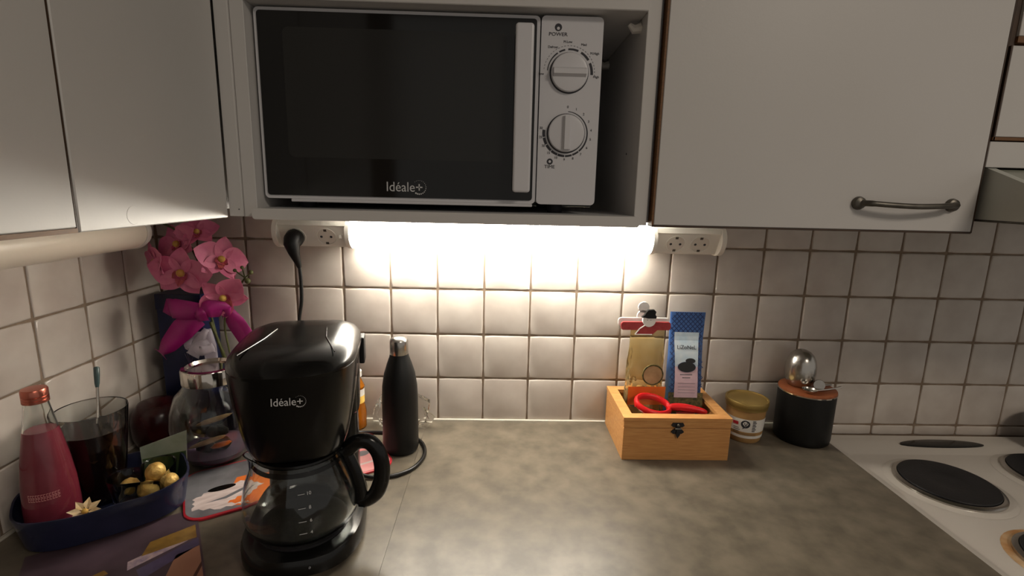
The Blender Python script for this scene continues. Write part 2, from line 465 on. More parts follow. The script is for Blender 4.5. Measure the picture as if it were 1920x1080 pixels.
# niche cabinet for the microwave
nc = thing('open_shelf_unit', 'open white shelf unit holding the microwave', 'shelf', (0.0, 0, 0.469))
obj('side_panel', box(B(), 0.316, 0.334, -0.366, -0.010, 0.0, 0.9, 0.0006, 1), 'cab', nc)
obj('side_panel', box(B(), -0.214, -0.1965, -0.368, -0.010, 0.0, 0.9, 0.0006, 1), 'cab', nc)
obj('front_filler', box(B(), -0.232, -0.2145, -0.3715, -0.330, 0.0006, 0.9, 0.0005, 1), 'cab', nc)
obj('screw_cap', tube(B(), [(-0.219, -0.3714, 0.010), (-0.219, -0.3722, 0.010)], 0.0008, 8), 'print_dark', nc)
bm = B()
sh = rrect(0.258, 0.0072, 0.004, 4, 0.0615, 0.0052)
prism(bm, [(u, v) for u, v in sh], XZ, -0.384, -0.366)
obj('shelf_edge', bm, 'cab', nc)
obj('shelf_board', box(B(), -0.1962, 0.3158, -0.3655, -0.012, -0.001, 0.0125), 'cab_in', nc)
obj('top_board', box(B(), -0.1962, 0.3158, -0.372, -0.012, 0.2715, 0.289, 0.001, 1), 'cab', nc)
obj('back_panel', box(B(), -0.1962, 0.3158, -0.018, -0.012, 0.0127, 0.271), 'cab_in', nc)
for (y, z) in ((-0.335, 0.262), (-0.13, 0.262)):
    bm = B()
    tube(bm, [(0.3159, y, z), (0.306, y, z-0.002), (0.300, y, z+0.004)], [0.007, 0.006, 0.003], 8)
    obj('shelf_peg', bm, 'white_pl', nc, True)
obj('peg_hole', tube(B(), [(0.3162, -0.30, 0.10), (0.3154, -0.30, 0.10)], 0.0015, 8), 'print_dark', nc)

# left cabinets
lc = thing('wall_cabinet', 'white corner wall cabinet with plain door, left of the microwave shelf', 'cabinet', (XL, -0.31, 0.468))
obj('body', box(B(), 0.008, 0.330, -0.306, 0.29, 0.010, 0.9), 'cab_in', lc)
d = obj('door', box(B(), 0.332, 0.3496, -0.3065, -0.064, 0.0, 0.9, 0.001, 1), 'cab', lc)
bm = B(); ring_mesh(bm, [[(0.3494+0.0004*k, -0.2405+r*math.cos(2*PI*i/24), 0.0115+r*math.sin(2*PI*i/24)) for i in range(24)] for k, r in ((0, 0.0092), (1, 0.0088))])
obj('hole_cap', bm, 'cab', d, True)
lc2 = thing('wall_cabinet', 'white wall cabinet at the left edge with brown strip along the door bottom', 'cabinet', (XL, -0.9, 0.468))
obj('body', box(B(), 0.008, 0.330, -0.2, 0.282, 0.010, 0.9), 'cab_in', lc2)
d = obj('door', box(B(), 0.332, 0.3496, -0.2, 0.2805, 0.0042, 0.9, 0.001, 1), 'cab', lc2)
obj('edge_strip', box(B(), 0.332, 0.3500, -0.2, 0.2805, 0.0, 0.0040), 'edge', d)
obj('edge_strip', box(B(), 0.332, 0.3492, 0.2807, 0.2822, 0.0, 0.9), 'edge_dark', d)

# extractor hood and the cabinet above it
hd = thing('extractor_hood', 'grey wedge-shaped extractor hood above the cooker', 'hood', (0.795, 0, 0.488))
sec = [(-0.012, 0.0), (-0.52, 0.0), (-0.52, 0.012), (-0.372, 0.0695), (-0.012, 0.0695)]
bm = B(); prism(bm, sec, YZ, 0.0, 0.012); obj('side_panel', bm, 'hood', hd)
bm = B(); prism(bm, sec, YZ, 0.588, 0.6); obj('side_panel', bm, 'hood', hd)
bm = B(); prism(bm, [(-0.516, 0.002), (-0.516, 0.0118), (-0.372, 0.0678), (-0.012, 0.0678), (-0.012, 0.002)], YZ, 0.0122, 0.5878); obj('visor', bm, 'hood_glass', hd)
obj('lower_rim', box(B(), -0.001, 0.601, -0.522, -0.36, -0.003, -0.0002, 0.0008, 1), 'pewter', hd)
oc = thing('wall_cabinet', 'white cabinet with brown-edged doors above the extractor hood', 'cabinet', (0.79, 0, 0.5585))
obj('body', box(B(), 0.001, 0.60, -0.362, -0.010, 0.0, 0.8), 'edge_dark', oc)
obj('bottom_rail', box(B(), 0.0005, 0.60, -0.3735, -0.3625, 0.0, 0.034, 0.0006, 1), 'cab', oc)
d = obj('door', box(B(), 0.0035, 0.6, -0.376, -0.3625, 0.040, 0.154, 0.0006, 1), 'cab', oc)
obj('edge_strip', box(B(), 0.0005, 0.6, -0.376, -0.3625, 0.0355, 0.0395), 'edge', d)
obj('edge_strip', box(B(), 0.0012, 0.0033, -0.376, -0.3625, 0.0355, 0.154), 'edge_dark', d)
d = obj('door', box(B(), 0.0085, 0.6, -0.376, -0.3625, 0.166, 0.8, 0.0006, 1), 'cab', oc)
obj('edge_strip', box(B(), 0.0012, 0.0083, -0.372, -0.3625, 0.154, 0.8), 'edge_dark', d)
obj('edge_strip', box(B(), 0.0085, 0.6, -0.3755, -0.3625, 0.158, 0.1655), 'edge', d)

# ------------------------------------------------------------------ lamps under the cabinets
def dprof(k=1.0, n=14):
    """D-shaped cross-section: (depth from the wall, height)"""
    out = [(0.006, 0.454)]
    for i in range(n+1):
        a = PI/2 - PI*i/n
        out.append((0.040+0.034*k*math.cos(a), 0.4225+0.0315*k*math.sin(a)))
    out.append((0.006, 0.391))
    return out
def lamp_end(parent, u0, u1, fn):
    bm = B(); prism(bm, [(d, z) for d, z in dprof(1.05)], fn, u0, u1)
    return obj('end_cap', bm, 'white_pl', parent, True)
BW = lambda d, z, x: (x, -d, z)
LW = lambda d, z, y: (XL+d, y, z)

lp = thing('light_fixture', 'lit white tube lamp with sockets at both ends, under the microwave shelf', 'lamp', (0, 0, 0))
bm = B(); prism(bm, dprof(1.0), BW, -0.163, 0.4365)
obj('diffuser', bm, 'diffuser', lp, True)
def socket_block(x0, x1, sock):
    bm = B()
    prism(bm, [(0.006, 0.453), (0.045, 0.453), (0.064, 0.446), (0.069, 0.436), (0.066, 0.4335), (0.046, 0.394), (0.043, 0.392), (0.006, 0.392)], BW, x0, x1)
    blk = obj('socket_block', bm, 'white_pl', lp)
    nrm = Vector((0, -0.893, -0.450)); a = Vector((1, 0, 0)); b = Vector((0, -0.450, 0.893))
    for sx in sock:
        c0 = Vector((sx, -0.0558, 0.4135))
        # recessed cup: rim ring proud of the face, dark-free floor and two contact holes
        rings = []
        for r, dpt in ((0.0200, -0.0002), (0.0197, 0.0012), (0.0182, 0.0012), (0.0176, -0.0002)):
            rings.append([c0+nrm*dpt+a*r*math.cos(2*PI*i/32)+b*r*0.98*math.sin(2*PI*i/32) for i in range(32)])
        bm = B(); ring_mesh(bm, rings, True, False, False)
        s = obj('socket', bm, 'white_pl', blk, True)
        bm = B()
        ring_mesh(bm, [[c0+nrm*dd+a*r*math.cos(2*PI*i/28)+b*r*math.sin(2*PI*i/28) for i in range(28)] for r, dd in ((0.0174, 0.0004), (0.0172, 0.0006))])
        obj('socket_floor', bm, 'paper', blk)
        for k in (-1, 1):
            cc = c0 + b*0.0 + a*0.0095*k + nrm*0.0006
            bm = B(); ring_mesh(bm, [[cc+nrm*dd+a*0.0026*math.cos(2*PI*i/12)+b*0.0026*math.sin(2*PI*i/12) for i in range(12)] for dd in (0, 0.0004)])
            obj('contact_hole', bm, 'print_dark', blk)
        for k in (-1, 1):
            cc = c0 + b*0.0145*k + nrm*0.0006
            bm = B(); ring_mesh(bm, [[cc+nrm*dd+a*p*0.0028+b*q*0.0022 for p, q in ((-1, -1), (1, -1), (1, 1), (-1, 1))] for dd in (0, 0.0012)])
            obj('earth_clip', bm, 'pewter', blk)
    return blk
socket_block(-0.302, -0.171, (-0.272, -0.212))
socket_block(0.444, 0.573, (0.486, 0.536))
lamp_end(lp, -0.311, -0.302, BW); lamp_end(lp, -0.171, -0.163, BW)
lamp_end(lp, 0.4366, 0.4440, BW); lamp_end(lp, 0.573, 0.582, BW)
obj('switch', box(B(), -0.186, -0.180, -0.063, -0.058, 0.410, 0.418, 0.001, 1), 'white_pl', lp)

lp2 = thing('light_fixture', 'unlit white tube lamp under the left wall cabinets', 'lamp', (0, 0, 0))
bm = B(); prism(bm, dprof(1.0), LW, -0.131, -0.95)
obj('diffuser', bm, 'diffuser_off', lp2, True)
bm = B()
ring_mesh(bm, [[LW(0.04+(d-0.04)*s, 0.4225+(z-0.4225)*s, y) for d, z in dprof(1.03)] for s, y in ((1, -0.1315), (1, -0.122), (0.93, -0.116), (0.6, -0.113))])
obj('end_cap', bm, 'white_pl', lp2, True)

# ------------------------------------------------------------------ microwave
mx0, mx1, mz0, mz1, my = -0.1925, 0.2625, 0.4945, 0.7375, -0.352
mw = thing('microwave', 'white microwave oven with black glass door and two dials, on the open shelf', 'microwave', (0, 0, 0))
obj('body', box(B(), mx0+0.004, mx1-0.004, -0.328, -0.045, mz0+0.002, mz1-0.002, 0.003), 'mw_white', mw)
for x in (mx0+0.04, mx1-0.05):
    for y in (-0.30, -0.08):
        obj('foot', lathe(B(), [(0.011, 0), (0.012, 0.004), (0.010, 0.0155)], 16, (x, y, 0.4816)), 'print_dark', mw, True)
dx1 = 0.1795
door = obj('door_frame', prism(B(), rrect((dx1-mx0)/2, (mz1-mz0)/2, 0.006, 4, (mx0+dx1)/2, (mz0+mz1)/2), XZ, my+0.002, my+0.023), 'mw_white', mw)
gl = obj('door_glass', prism(B(), rrect((dx1-mx0)/2-0.0045, (mz1-mz0)/2-0.0045, 0.004, 4, (mx0+dx1)/2, (mz0+mz1)/2), XZ, my, my+0.0025), 'mw_glass', mw)
obj('viewing_window', prism(B(), rrect(0.146, 0.082, 0.008, 5, -0.010, 0.632), XZ, my-0.0004, my+0.0005), 'mw_win', gl)
obj('door_lip', box(B(), mx0+0.036, dx1-0.004, my-0.001, my+0.014, mz0-0.0042, mz0-0.0001, 0.0008, 1), 'mw_white', mw)
obj('handle', prism(B(), rrect(0.0118, 0.1055, 0.004, 4, 0.1585, 0.6155), XZ, my-0.026, my-0.016), 'mw_white', mw)
hb = mw.children[-1]
md = hb.modifiers.new('bevel', 'BEVEL'); md.width = 0.003; md.segments = 3; md.limit_method = 'ANGLE'
for z in (0.53, 0.70):
    obj('handle_post', box(B(), 0.152, 0.166, my-0.0162, my-0.0002, z-0.007, z+0.007, 0.001, 1), 'mw_white', mw)
cp = obj('control_panel', prism(B(), rrect((mx1-dx1)/2-0.0007, (mz1-mz0)/2, 0.006, 4, (dx1+mx1)/2+0.0007, (mz0+mz1)/2), XZ, my, my+0.023), 'mw_white', mw)
RX = (PI/2, 0, 0)
yp = my-0.0003
k1 = (0.2195, 0.6675); k2 = (0.2185, 0.590)
bm = B()
disc_poly(bm, 0.203, 0.7235, 0.0048, yp)
segs = ((-1.48, -0.58), (-0.50, -0.22), (-0.08, 0.38), (0.52, 0.98), (1.12, 1.62))
for a0, a1 in segs:
    strip_arc(bm, k1[0], k1[1], 0.0285, lambda t, a0=a0, a1=a1: 0.0285+0.0011+0.0024*((a0+(a1-a0)*t)+1.5)/3.1, a0, a1, yp, 12)
for i in range(26):
    a = -1.45+3.05*i/25
    strip_arc(bm, k1[0], k1[1], 0.0338, lambda t: 0.0343, a, a+0.06, yp, 2)
for i in range(14):
    a0 = 0.07+4.82*i/14
    strip_arc(bm, k2[0], k2[1], 0.0283, lambda t, i=i: 0.0283+0.0008+0.0030*(i+t)/14, a0, a0+4.82/14-0.035*(i > 5), yp, 6)
disc_poly(bm, 0.198, 0.5525, 0.0042, yp)
pr = tag(obj('printed_scale', bm, 'print_dark', cp), kind='stuff')
text('printed_lettering', 'POWER', 0.0062, 'print_dark', cp, (0.203, yp, 0.7150), RX, sx=1.15)
text('printed_lettering', 'TIME', 0.0062, 'print_dark', cp, (0.198, yp, 0.5455), RX, sx=1.1)
bm = B(); disc_poly(bm, 0.203, 0.7222, 0.0020, yp-0.0002); disc_poly(bm, 0.198, 0.5525, 0.0018, yp-0.0002)
obj('printed_icon', bm, 'mw_white', cp)
for s, a, r in (('Low', -1.62, 0.0372), ('Defrost', -0.62, 0.0390), ('M.Low', -0.08, 0.0388), ('Med', 0.47, 0.0400), ('M.High', 0.92, 0.0415), ('High', 1.68, 0.0365)):
    text('printed_lettering', s, 0.0042, 'print_dark', cp, (k1[0]+r*math.sin(a), yp, k1[1]+r*math.cos(a)), RX)
for i, s in enumerate(('0', '1', '2', '3', '4', '5', '6', '7', '8', '9', '10', '15', '20', '25', '30')):
    a = 0.04+4.86*i/14
    text('printed_lettering', s, 0.0045, 'print_dark', cp, (k2[0]+0.0345*math.sin(a), yp, k2[1]+0.0345*math.cos(a)), RX)
for (kx, kz), vert in ((k1, False), (k2, True)):
    r = 0.0245
    kn = obj('dial', tube(B(), [(kx, my-0.0002, kz), (kx, my-0.006, kz), (kx, my-0.0072, kz), (kx, my-0.0078, kz)], [r, r, r-0.001, r-0.004], 48), 'mw_white', mw, True)
    bm = B(); rings = [[(kx+rr_*math.cos(2*PI*i/48), yy, kz+rr_*math.sin(2*PI*i/48)) for i in range(48)] for rr_, yy in ((r+0.0016, my), (r+0.0014, my-0.0012), (r+0.0001, my-0.0012))]
    ring_mesh(bm, rings, True, False, False); obj('dial_ring', bm, 'print_dark', kn)
    bm = B()
    prism(bm, [(-0.0060, 0), (0.0060, 0), (0.0030, 0.006), (-0.0030, 0.006)], (lambda u, v, d: (kx+u, my-0.0077-v, kz+d)) if vert else (lambda u, v, d: (kx+d, my-0.0077-v, kz+u)), -0.0215, 0.0215)
    obj('dial_grip', bm, 'mw_white', kn)

def logo(parent, loc, rot, size, m='print_white'):
    text('logo_lettering', 'Idéale', size, m, parent, loc, rot, align='RIGHT', sx=0.92)
    R = Matrix.Rotation(0, 4, 'Z')
    from mathutils import Euler
    mt = Matrix.Translation(loc) @ Euler(rot).to_matrix().to_4x4()
    def P(u, v): return mt @ Vector((u, v, 0.0001))
    bm = B()
    cx = 0.30*size; cz = 0.03*size
    for (a, b, c, d_) in ((-0.24, 0.24, -0.045, 0.045), (-0.045, 0.045, -0.24, 0.24)):
        bm.faces.new([bm.verts.new(P(cx+x, cz+y)) for x, y in ((a*size, c*size), (b*size, c*size), (b*size, d_*size), (a*size, d_*size))])
    for i in range(17):
        a = math.radians(130 - 250*i/16)
        r = (0.018+0.05*(i/16)**2)*size
        x, y = cx+0.50*size*math.cos(a), cz+0.50*size*math.sin(a)
        bm.faces.new([bm.verts.new(P(x+r*math.cos(2*PI*k/10), y+r*math.sin(2*PI*k/10))) for k in range(10)])
    return obj('logo_mark', bm, m, parent)
logo(gl, (0.0135, my-0.0006, 0.5130), RX, 0.0185)

# ------------------------------------------------------------------ coffee maker
CMZ = 0.0052
cm = thing('coffee_maker', 'black drip coffee maker with glass jug in front of the left corner', 'coffee maker', (-0.151, -0.370, CMZ), 0.19)
def dsec(hw, yf, yb, z, n=40, sq=2.6):
    """super-ellipse section, round at the front, squarer at the back"""
    cy = (yf+yb)/2; hy = (yb-yf)/2
    out = []
    for i in range(n):
        a = 2*PI*i/n
        c, s = math.cos(a), math.sin(a)
        p = sq if s < 0 else 4.5
        out.append((hw*math.copysign(abs(c)**(2/p), c), cy+hy*math.copysign(abs(s)**(2/p), s), z))
    return out
obj('base', ring_mesh(B(), [dsec(0.080, -0.112, 0.100, 0.0), dsec(0.084, -0.117, 0.103, 0.004), dsec(0.084, -0.117, 0.103, 0.018), dsec(0.081, -0.113, 0.101, 0.025), dsec(0.074, -0.105, 0.095, 0.028)]), 'black_gloss', cm, True)
obj('warming_plate', lathe(B(), [(0.062, 0.0), (0.062, 0.0025), (0.058, 0.003)], 40, (0, -0.035, 0.028)), 'iron', cm, True)
obj('water_tank', ring_mesh(B(), [dsec(0.070, 0.048, 0.100, 0.027, sq=5), dsec(0.070, 0.046, 0.100, 0.15, sq=5), dsec(0.074, 0.03, 0.100, 0.16, sq=5), dsec(0.077, 0.02, 0.100, 0.274, sq=5)]), 'black_gloss', cm, True)
obj('filter_housing', ring_mesh(B(), [dsec(0.050, -0.076, 0.03, 0.1515), dsec(0.062, -0.090, 0.04, 0.154), dsec(0.0665, -0.096, 0.045, 0.166), dsec(0.0720, -0.103, 0.05, 0.195), dsec(0.0775, -0.110, 0.06, 0.232), dsec(0.0810, -0.115, 0.07, 0.268), dsec(0.0815, -0.116, 0.075, 0.276)]), 'black_gloss', cm, True)
lid = obj('lid', ring_mesh(B(), [dsec(0.0822, -0.117, 0.100, 0.2745), dsec(0.083, -0.118, 0.101, 0.279), dsec(0.081, -0.113, 0.099, 0.2865), dsec(0.075, -0.100, 0.095, 0.294), dsec(0.063, -0.078, 0.086, 0.2985), dsec(0.045, -0.05, 0.07, 0.3005), dsec(0.02, -0.02, 0.04, 0.3012)]), 'black_gloss', cm, True)
for s in (-1, 1):
    bm = B()
    tube(bm, [(s*0.058, -0.078, 0.2975), (s*0.040, -0.02, 0.3012), (s*0.034, 0.03, 0.3012)], 0.0009, 6)
    obj('lid_ridge', bm, 'black_gloss', lid, True)
obj('lid_hinge', box(B(), -0.05, 0.05, 0.092, 0.104, 0.273, 0.289, 0.002), 'black_gloss', cm)
obj('side_catch', box(B(), 0.0775, 0.0855, 0.046, 0.075, 0.236, 0.278, 0.002), 'black_matt', cm)
logo(cm, (0.016, -0.1152, 0.2475), (PI/2-0.11, 0, 0), 0.0138)
# jug
jc = (0, -0.035, 0.0315)
jp_o = [(0.050, 0.0), (0.062, 0.003), (0.0735, 0.014), (0.0780, 0.032), (0.0775, 0.052), (0.0725, 0.074), (0.0645, 0.094), (0.0590, 0.107), (0.0580, 0.1125)]
jp_i = [(0.0562, 0.1125), (0.0572, 0.107), (0.0627, 0.094), (0.0707, 0.074), (0.0757, 0.052), (0.0762, 0.032), (0.0717, 0.015), (0.060, 0.0052), (0.048, 0.0028)]
bm = lathe(B(), jp_o+jp_i, 72, jc)
for v in bm.verts:         # pouring lip pulled out of the rim, opposite the handle
    dx_, dy_ = v.co.x-jc[0], v.co.y-jc[1]
    da = (math.atan2(dy_, dx_)-(PI+0.15)+PI) % (2*PI)-PI
    up_ = max(0.0, (v.co.z-jc[2]-0.090)/0.0225)
    k_ = 1+0.24*up_*up_*math.exp(-(da/0.26)**2)
    v.co.x = jc[0]+dx_*k_; v.co.y = jc[1]+dy_*k_; v.co.z += 0.003*up_*math.exp(-(da/0.26)**2)
jug = obj('jug_glass', bm, 'glass', cm, True)
jl = obj('jug_lid', lathe(B(), [(0.0560, 0.1128), (0.0585, 0.1140), (0.0580, 0.1170), (0.045, 0.1190)], 44, jc), 'black_gloss', cm, True)
obj('steel_band', lathe(B(), [(0.0618, 0.1020), (0.0596, 0.1072), (0.0591, 0.1071), (0.0613, 0.1018)], 44, jc, False, False), 'black_gloss', cm, True)
ha = -0.14
hc, hs = math.cos(ha), math.sin(ha)
def HP(r, z): return (jc[0]+r*hc, jc[1]+r*hs, jc[2]+z)
hpath = spline([HP(0.060, 0.106), HP(0.070, 0.114), HP(0.081, 0.122), HP(0.096, 0.121), HP(0.108, 0.106), HP(0.113, 0.083), HP(0.111, 0.060), HP(0.103, 0.040), HP(0.089, 0.029), HP(0.079, 0.028)], 6)
bm = B(); tube(bm, hpath, [0.0085 if i < 40 else 0.0085-0.002*(i-40)/14 for i in range(len(hpath))], 12, 1.35)
jh = obj('jug_handle', bm, 'black_gloss', cm, True)
bm = B(); tube(bm, spline([HP(0.0630, 0.106), HP(0.0705, 0.088), HP(0.0775, 0.066), HP(0.0820, 0.042), HP(0.081, 0.026)], 6), 0.006, 10, 1.6)
obj('handle_spine', bm, 'black_gloss', jh, True)
bm = B()
fa = -PI/2+0.28
for zz, L in ((0.032, 0.010), (0.049, 0.010), (0.066, 0.008), (0.083, 0.006)):
    rr_ = {0.032: 0.0782, 0.049: 0.0779, 0.066: 0.0746, 0.083: 0.0692}[zz]+0.0004
    n = 4
    lo = []; hi = []
    for i in range(n+1):
        a = fa-0.16+0.12*i/n
        lo.append(bm.verts.new((rr_*math.cos(a), jc[1]+rr_*math.sin(a), jc[2]+zz-0.0004)))
        hi.append(bm.verts.new((rr_*math.cos(a), jc[1]+rr_*math.sin(a), jc[2]+zz+0.0004)))
    for i in range(n): bm.faces.new((lo[i], lo[i+1], hi[i+1], hi[i]))
obj('level_marks', bm, 'print_white', jug)
for zz, s, rr_ in ((0.032, '4', 0.0785), (0.049, '6', 0.0782), (0.066, '8', 0.0750), (0.083, '10', 0.0697)):
    a = fa+0.03
    text('level_number', s, 0.0062, 'print_white', jug, (rr_*math.cos(a), jc[1]+rr_*math.sin(a), jc[2]+zz), (PI/2 - (0.35 if zz > 0.05 else 0.0), 0, a+PI/2))
obj('indicator_light', tube(B(), [(0.02, -0.1165, 0.017), (0.0202, -0.1185, 0.017)], 0.0014, 10), 'print_grey', cm)

# power cord from the socket behind the coffee maker
pc = thing('power_cord', 'black power cord plugged into the left socket, hanging behind the coffee maker', 'cord', (0, 0, 0))
c0 = Vector((-0.272, -0.0558, 0.4135)); nn = Vector((0, -0.893, -0.450))
pl = obj('plug', tube(B(), [c0+nn*0.0015, c0+nn*0.004, c0+nn*0.016, c0+nn*0.024+Vector((0, 0, -0.004)), c0+nn*0.028+Vector((0.003, 0.004, -0.018)), c0+nn*0.029+Vector((0.006, 0.010, -0.034)), c0+nn*0.028+Vector((0.008, 0.014, -0.048))], [0.0165, 0.0178, 0.0178, 0.0150, 0.0105, 0.0068, 0.0042], 20), 'black_matt', pc, True)
e = c0+nn*0.028+Vector((0.008, 0.014, -0.047))
obj('cable', tube(B(), spline([e, e+Vector((0.0015, 0, -0.03)), e+Vector((0.001, -0.002, -0.07)), e+Vector((-0.004, -0.006, -0.11)), e+Vector((0.0, -0.02, -0.18)), e+Vector((0.002, -0.08, -0.25)), (-0.25, -0.20, 0.06), (-0.20, -0.235, 0.03), (-0.178, -0.262, 0.026)], 8), 0.0034, 10), 'black_rub', pc, True)
cb = thing('cable_loop', 'loop of black cable lying on the worktop around the steel-capped bottle', 'cable', (0, 0, 0))
obj('cable', tube(B(), spline([(-0.150, -0.238, 0.0095), (-0.118, -0.236, 0.0075), (-0.085, -0.240, 0.004), (-0.048, -0.233, 0.004), (-0.019, -0.206, 0.004), (-0.007, -0.160, 0.004), (-0.020, -0.112, 0.004), (-0.055, -0.080, 0.004), (-0.105, -0.072, 0.004), (-0.150, -0.072, 0.004), (-0.185, -0.09, 0.009), (-0.22, -0.13, 0.009)], 8), 0.0036, 10), 'black_rub', cb, True)

# ------------------------------------------------------------------ insulated bottle, honey, plastic wrap
bt = thing('drinking_bottle', 'matt black insulated bottle with brushed steel cap, right of the coffee maker', 'bottle', (-0.058, -0.131, 0.0))
obj('body', lathe(B(), [(0.0305, 0), (0.0330, 0.002), (0.0345, 0.006), (0.0348, 0.02), (0.0345, 0.11), (0.0335, 0.135), (0.0295, 0.160), (0.0235, 0.180), (0.0188, 0.193), (0.0175, 0.199)], 44), 'black_matt', bt, True)
obj('cap', lathe(B(), [(0.0165, 0.1975), (0.0176, 0.1992), (0.0176, 0.2235), (0.0160, 0.2285), (0.0105, 0.2325), (0.002, 0.2336)], 36), 'steel', bt, True)
hb_ = thing('honey_bottle', 'amber honey bottle with yellow label behind the coffee maker', 'bottle', (-0.171, -0.038, 0.0))
obj('body', lathe(B(), [(0.0185, 0), (0.021, 0.003), (0.0212, 0.04), (0.0175, 0.056), (0.0175, 0.088), (0.019, 0.094), (0.0125, 0.108), (0.0105, 0.115)], 28), 'honey', hb_, True)
obj('label', lathe(B(), [(0.0179, 0.058), (0.0179, 0.074)], 28, (0, 0, 0), False, False), 'yellow_label', hb_, True)
obj('upper_label', lathe(B(), [(0.0179, 0.0741), (0.0179, 0.089)], 28, (0, 0, 0), False, False), 'pale_label', hb_, True)
obj('cap', lathe(B(), [(0.0115, 0.1152), (0.0135, 0.116), (0.0135, 0.128), (0.010, 0.130)], 24), 'pale_label', hb_, True)
rnd = random.Random(5)
bm = B()
bmesh.ops.create_icosphere(bm, subdivisions=3, radius=1.0)
for v in bm.verts:
    c = v.co.copy()
    k = 1+rnd.uniform(-0.16, 0.16)
    v.co = Vector((c.x*0.056*k, c.y*0.022*k, max(-0.04, c.z*0.05*k)))
    if c.z < 0: v.co.x *= 1.15
pw = obj('plastic_bag', bm, 'plastic_clear')
pw.location = (-0.069, -0.041, 0.0405)
tag(pw, 'crumpled clear plastic bag against the tiles behind the black bottle', 'bag')

# ------------------------------------------------------------------ wooden tea box and what stands in it
wbx = thing('wooden_box', 'open bamboo tea box with black metal latch on the worktop', 'box', (0.4825, -0.086, 0.0))
hx, hy, H, SZ = 0.105, 0.079, 0.0885, 0.067
t_ = 0.008
obj('bottom', box(B(), -hx+t_, hx-t_, -hy+t_, hy-t_, 0.0, 0.006), 'wood', wbx)
for nm, z0, z1 in (('wall', 0.0, SZ-0.0005), ('lid_side', SZ+0.0003, H-0.0072)):
    obj(nm, box(B(), -hx, hx, -hy, -hy+t_, z0, z1, 0.0006, 1), 'wood', wbx)
    obj(nm, box(B(), -hx, hx, hy-t_, hy, z0, z1, 0.0006, 1), 'wood', wbx)
    obj(nm, box(B(), -hx, -hx+t_, -hy+t_, hy-t_, z0, z1), 'wood', wbx)
    obj(nm, box(B(), hx-t_, hx, -hy+t_, hy-t_, z0, z1), 'wood', wbx)
fw = 0.019
def mitre(pts):
    bm = B(); ring_mesh(bm, [[(x, y, H-0.007) for x, y in pts], [(x, y, H) for x, y in pts]]); return bm
e_ = 0.001
obj('lid_frame', mitre([(-hx-e_, -hy-e_), (hx+e_, -hy-e_), (hx-fw, -hy+fw), (-hx+fw, -hy+fw)]), 'wood', wbx)
obj('lid_frame', mitre([(hx+e_, -hy-e_), (hx+e_, hy+e_), (hx-fw, hy-fw), (hx-fw, -hy+fw)]), 'wood', wbx)
obj('lid_frame', mitre([(hx+e_, hy+e_), (-hx-e_, hy+e_), (-hx+fw, hy-fw), (hx-fw, hy-fw)]), 'wood', wbx)
obj('lid_frame', mitre([(-hx-e_, hy+e_), (-hx-e_, -hy-e_), (-hx+fw, -hy+fw), (-hx+fw, hy-fw)]), 'wood', wbx)
bm = B()
def plate(pts, y0, y1): ring_mesh(bm, [[(x, y0, z) for x, z in pts], [(x, y1, z) for x, z in pts]])
plate([(-0.013, 0.0735), (-0.009, 0.0705), (0.009, 0.0705), (0.013, 0.0735), (0.010, 0.079), (-0.010, 0.079)], -hy-0.002, -hy)
plate([(-0.013, 0.0605), (-0.008, 0.0565), (0.008, 0.0565), (0.013, 0.0605), (0.009, 0.065), (-0.009, 0.065)], -hy-0.002, -hy)
plate([(-0.0035, 0.076), (0.0035, 0.076), (0.0045, 0.056), (0.0, 0.048), (-0.003, 0.054)], -hy-0.0045, -hy-0.0022)
obj('latch', bm, 'iron', wbx)
bm = B(); tube(bm, [(-0.006, -hy-0.003, 0.0675), (0.006, -hy-0.003, 0.0675)], 0.0022, 10); obj('latch_pin', bm, 'pewter', wbx, True)
bm = B(); bmesh.ops.create_uvsphere(bm, u_segments=10, v_segments=6, radius=0.003, matrix=Matrix.Translation((0, -hy-0.0035, 0.075))); obj('latch_knob', bm, 'pewter', wbx, True)

BX, BY = 0.4825, -0.086
specs = [(-0.078, 'foil', 'silver foil sachet standing in the tea box at its front left'), (-0.052, 'dark_packet', 'dark brown sachet standing in the tea box beside the silver sachet'),
         (-0.026, 'pale_label', 'pale paper sachet standing in the tea box under the red peeler loop'), (0.004, 'dark_packet', 'dark brown sachet standing in the middle of the tea box front'),
         (0.034, 'dark_packet', 'dark brown sachet standing in the tea box under the red handle'), (0.062, 'foil', 'silver foil sachet standing in the tea box at its front right')]
for i, (dx, m_, lab) in enumerate(specs):
    s = thing('tea_sachet', lab, 'sachet', (BX+dx+0.006, BY-0.042, 0.0061), 0.0, 'tea sachets in the wooden box')
    obj('packet', box(B(), -0.012, 0.012, -0.017, 0.017, 0.0, 0.060+0.002*(i % 3), 0.003), m_, s)
    obj('crimped_top', box(B(), -0.011, 0.011, -0.0015, 0.0015, 0.0585+0.002*(i % 3), 0.068+0.001*(i % 2)), m_, s)

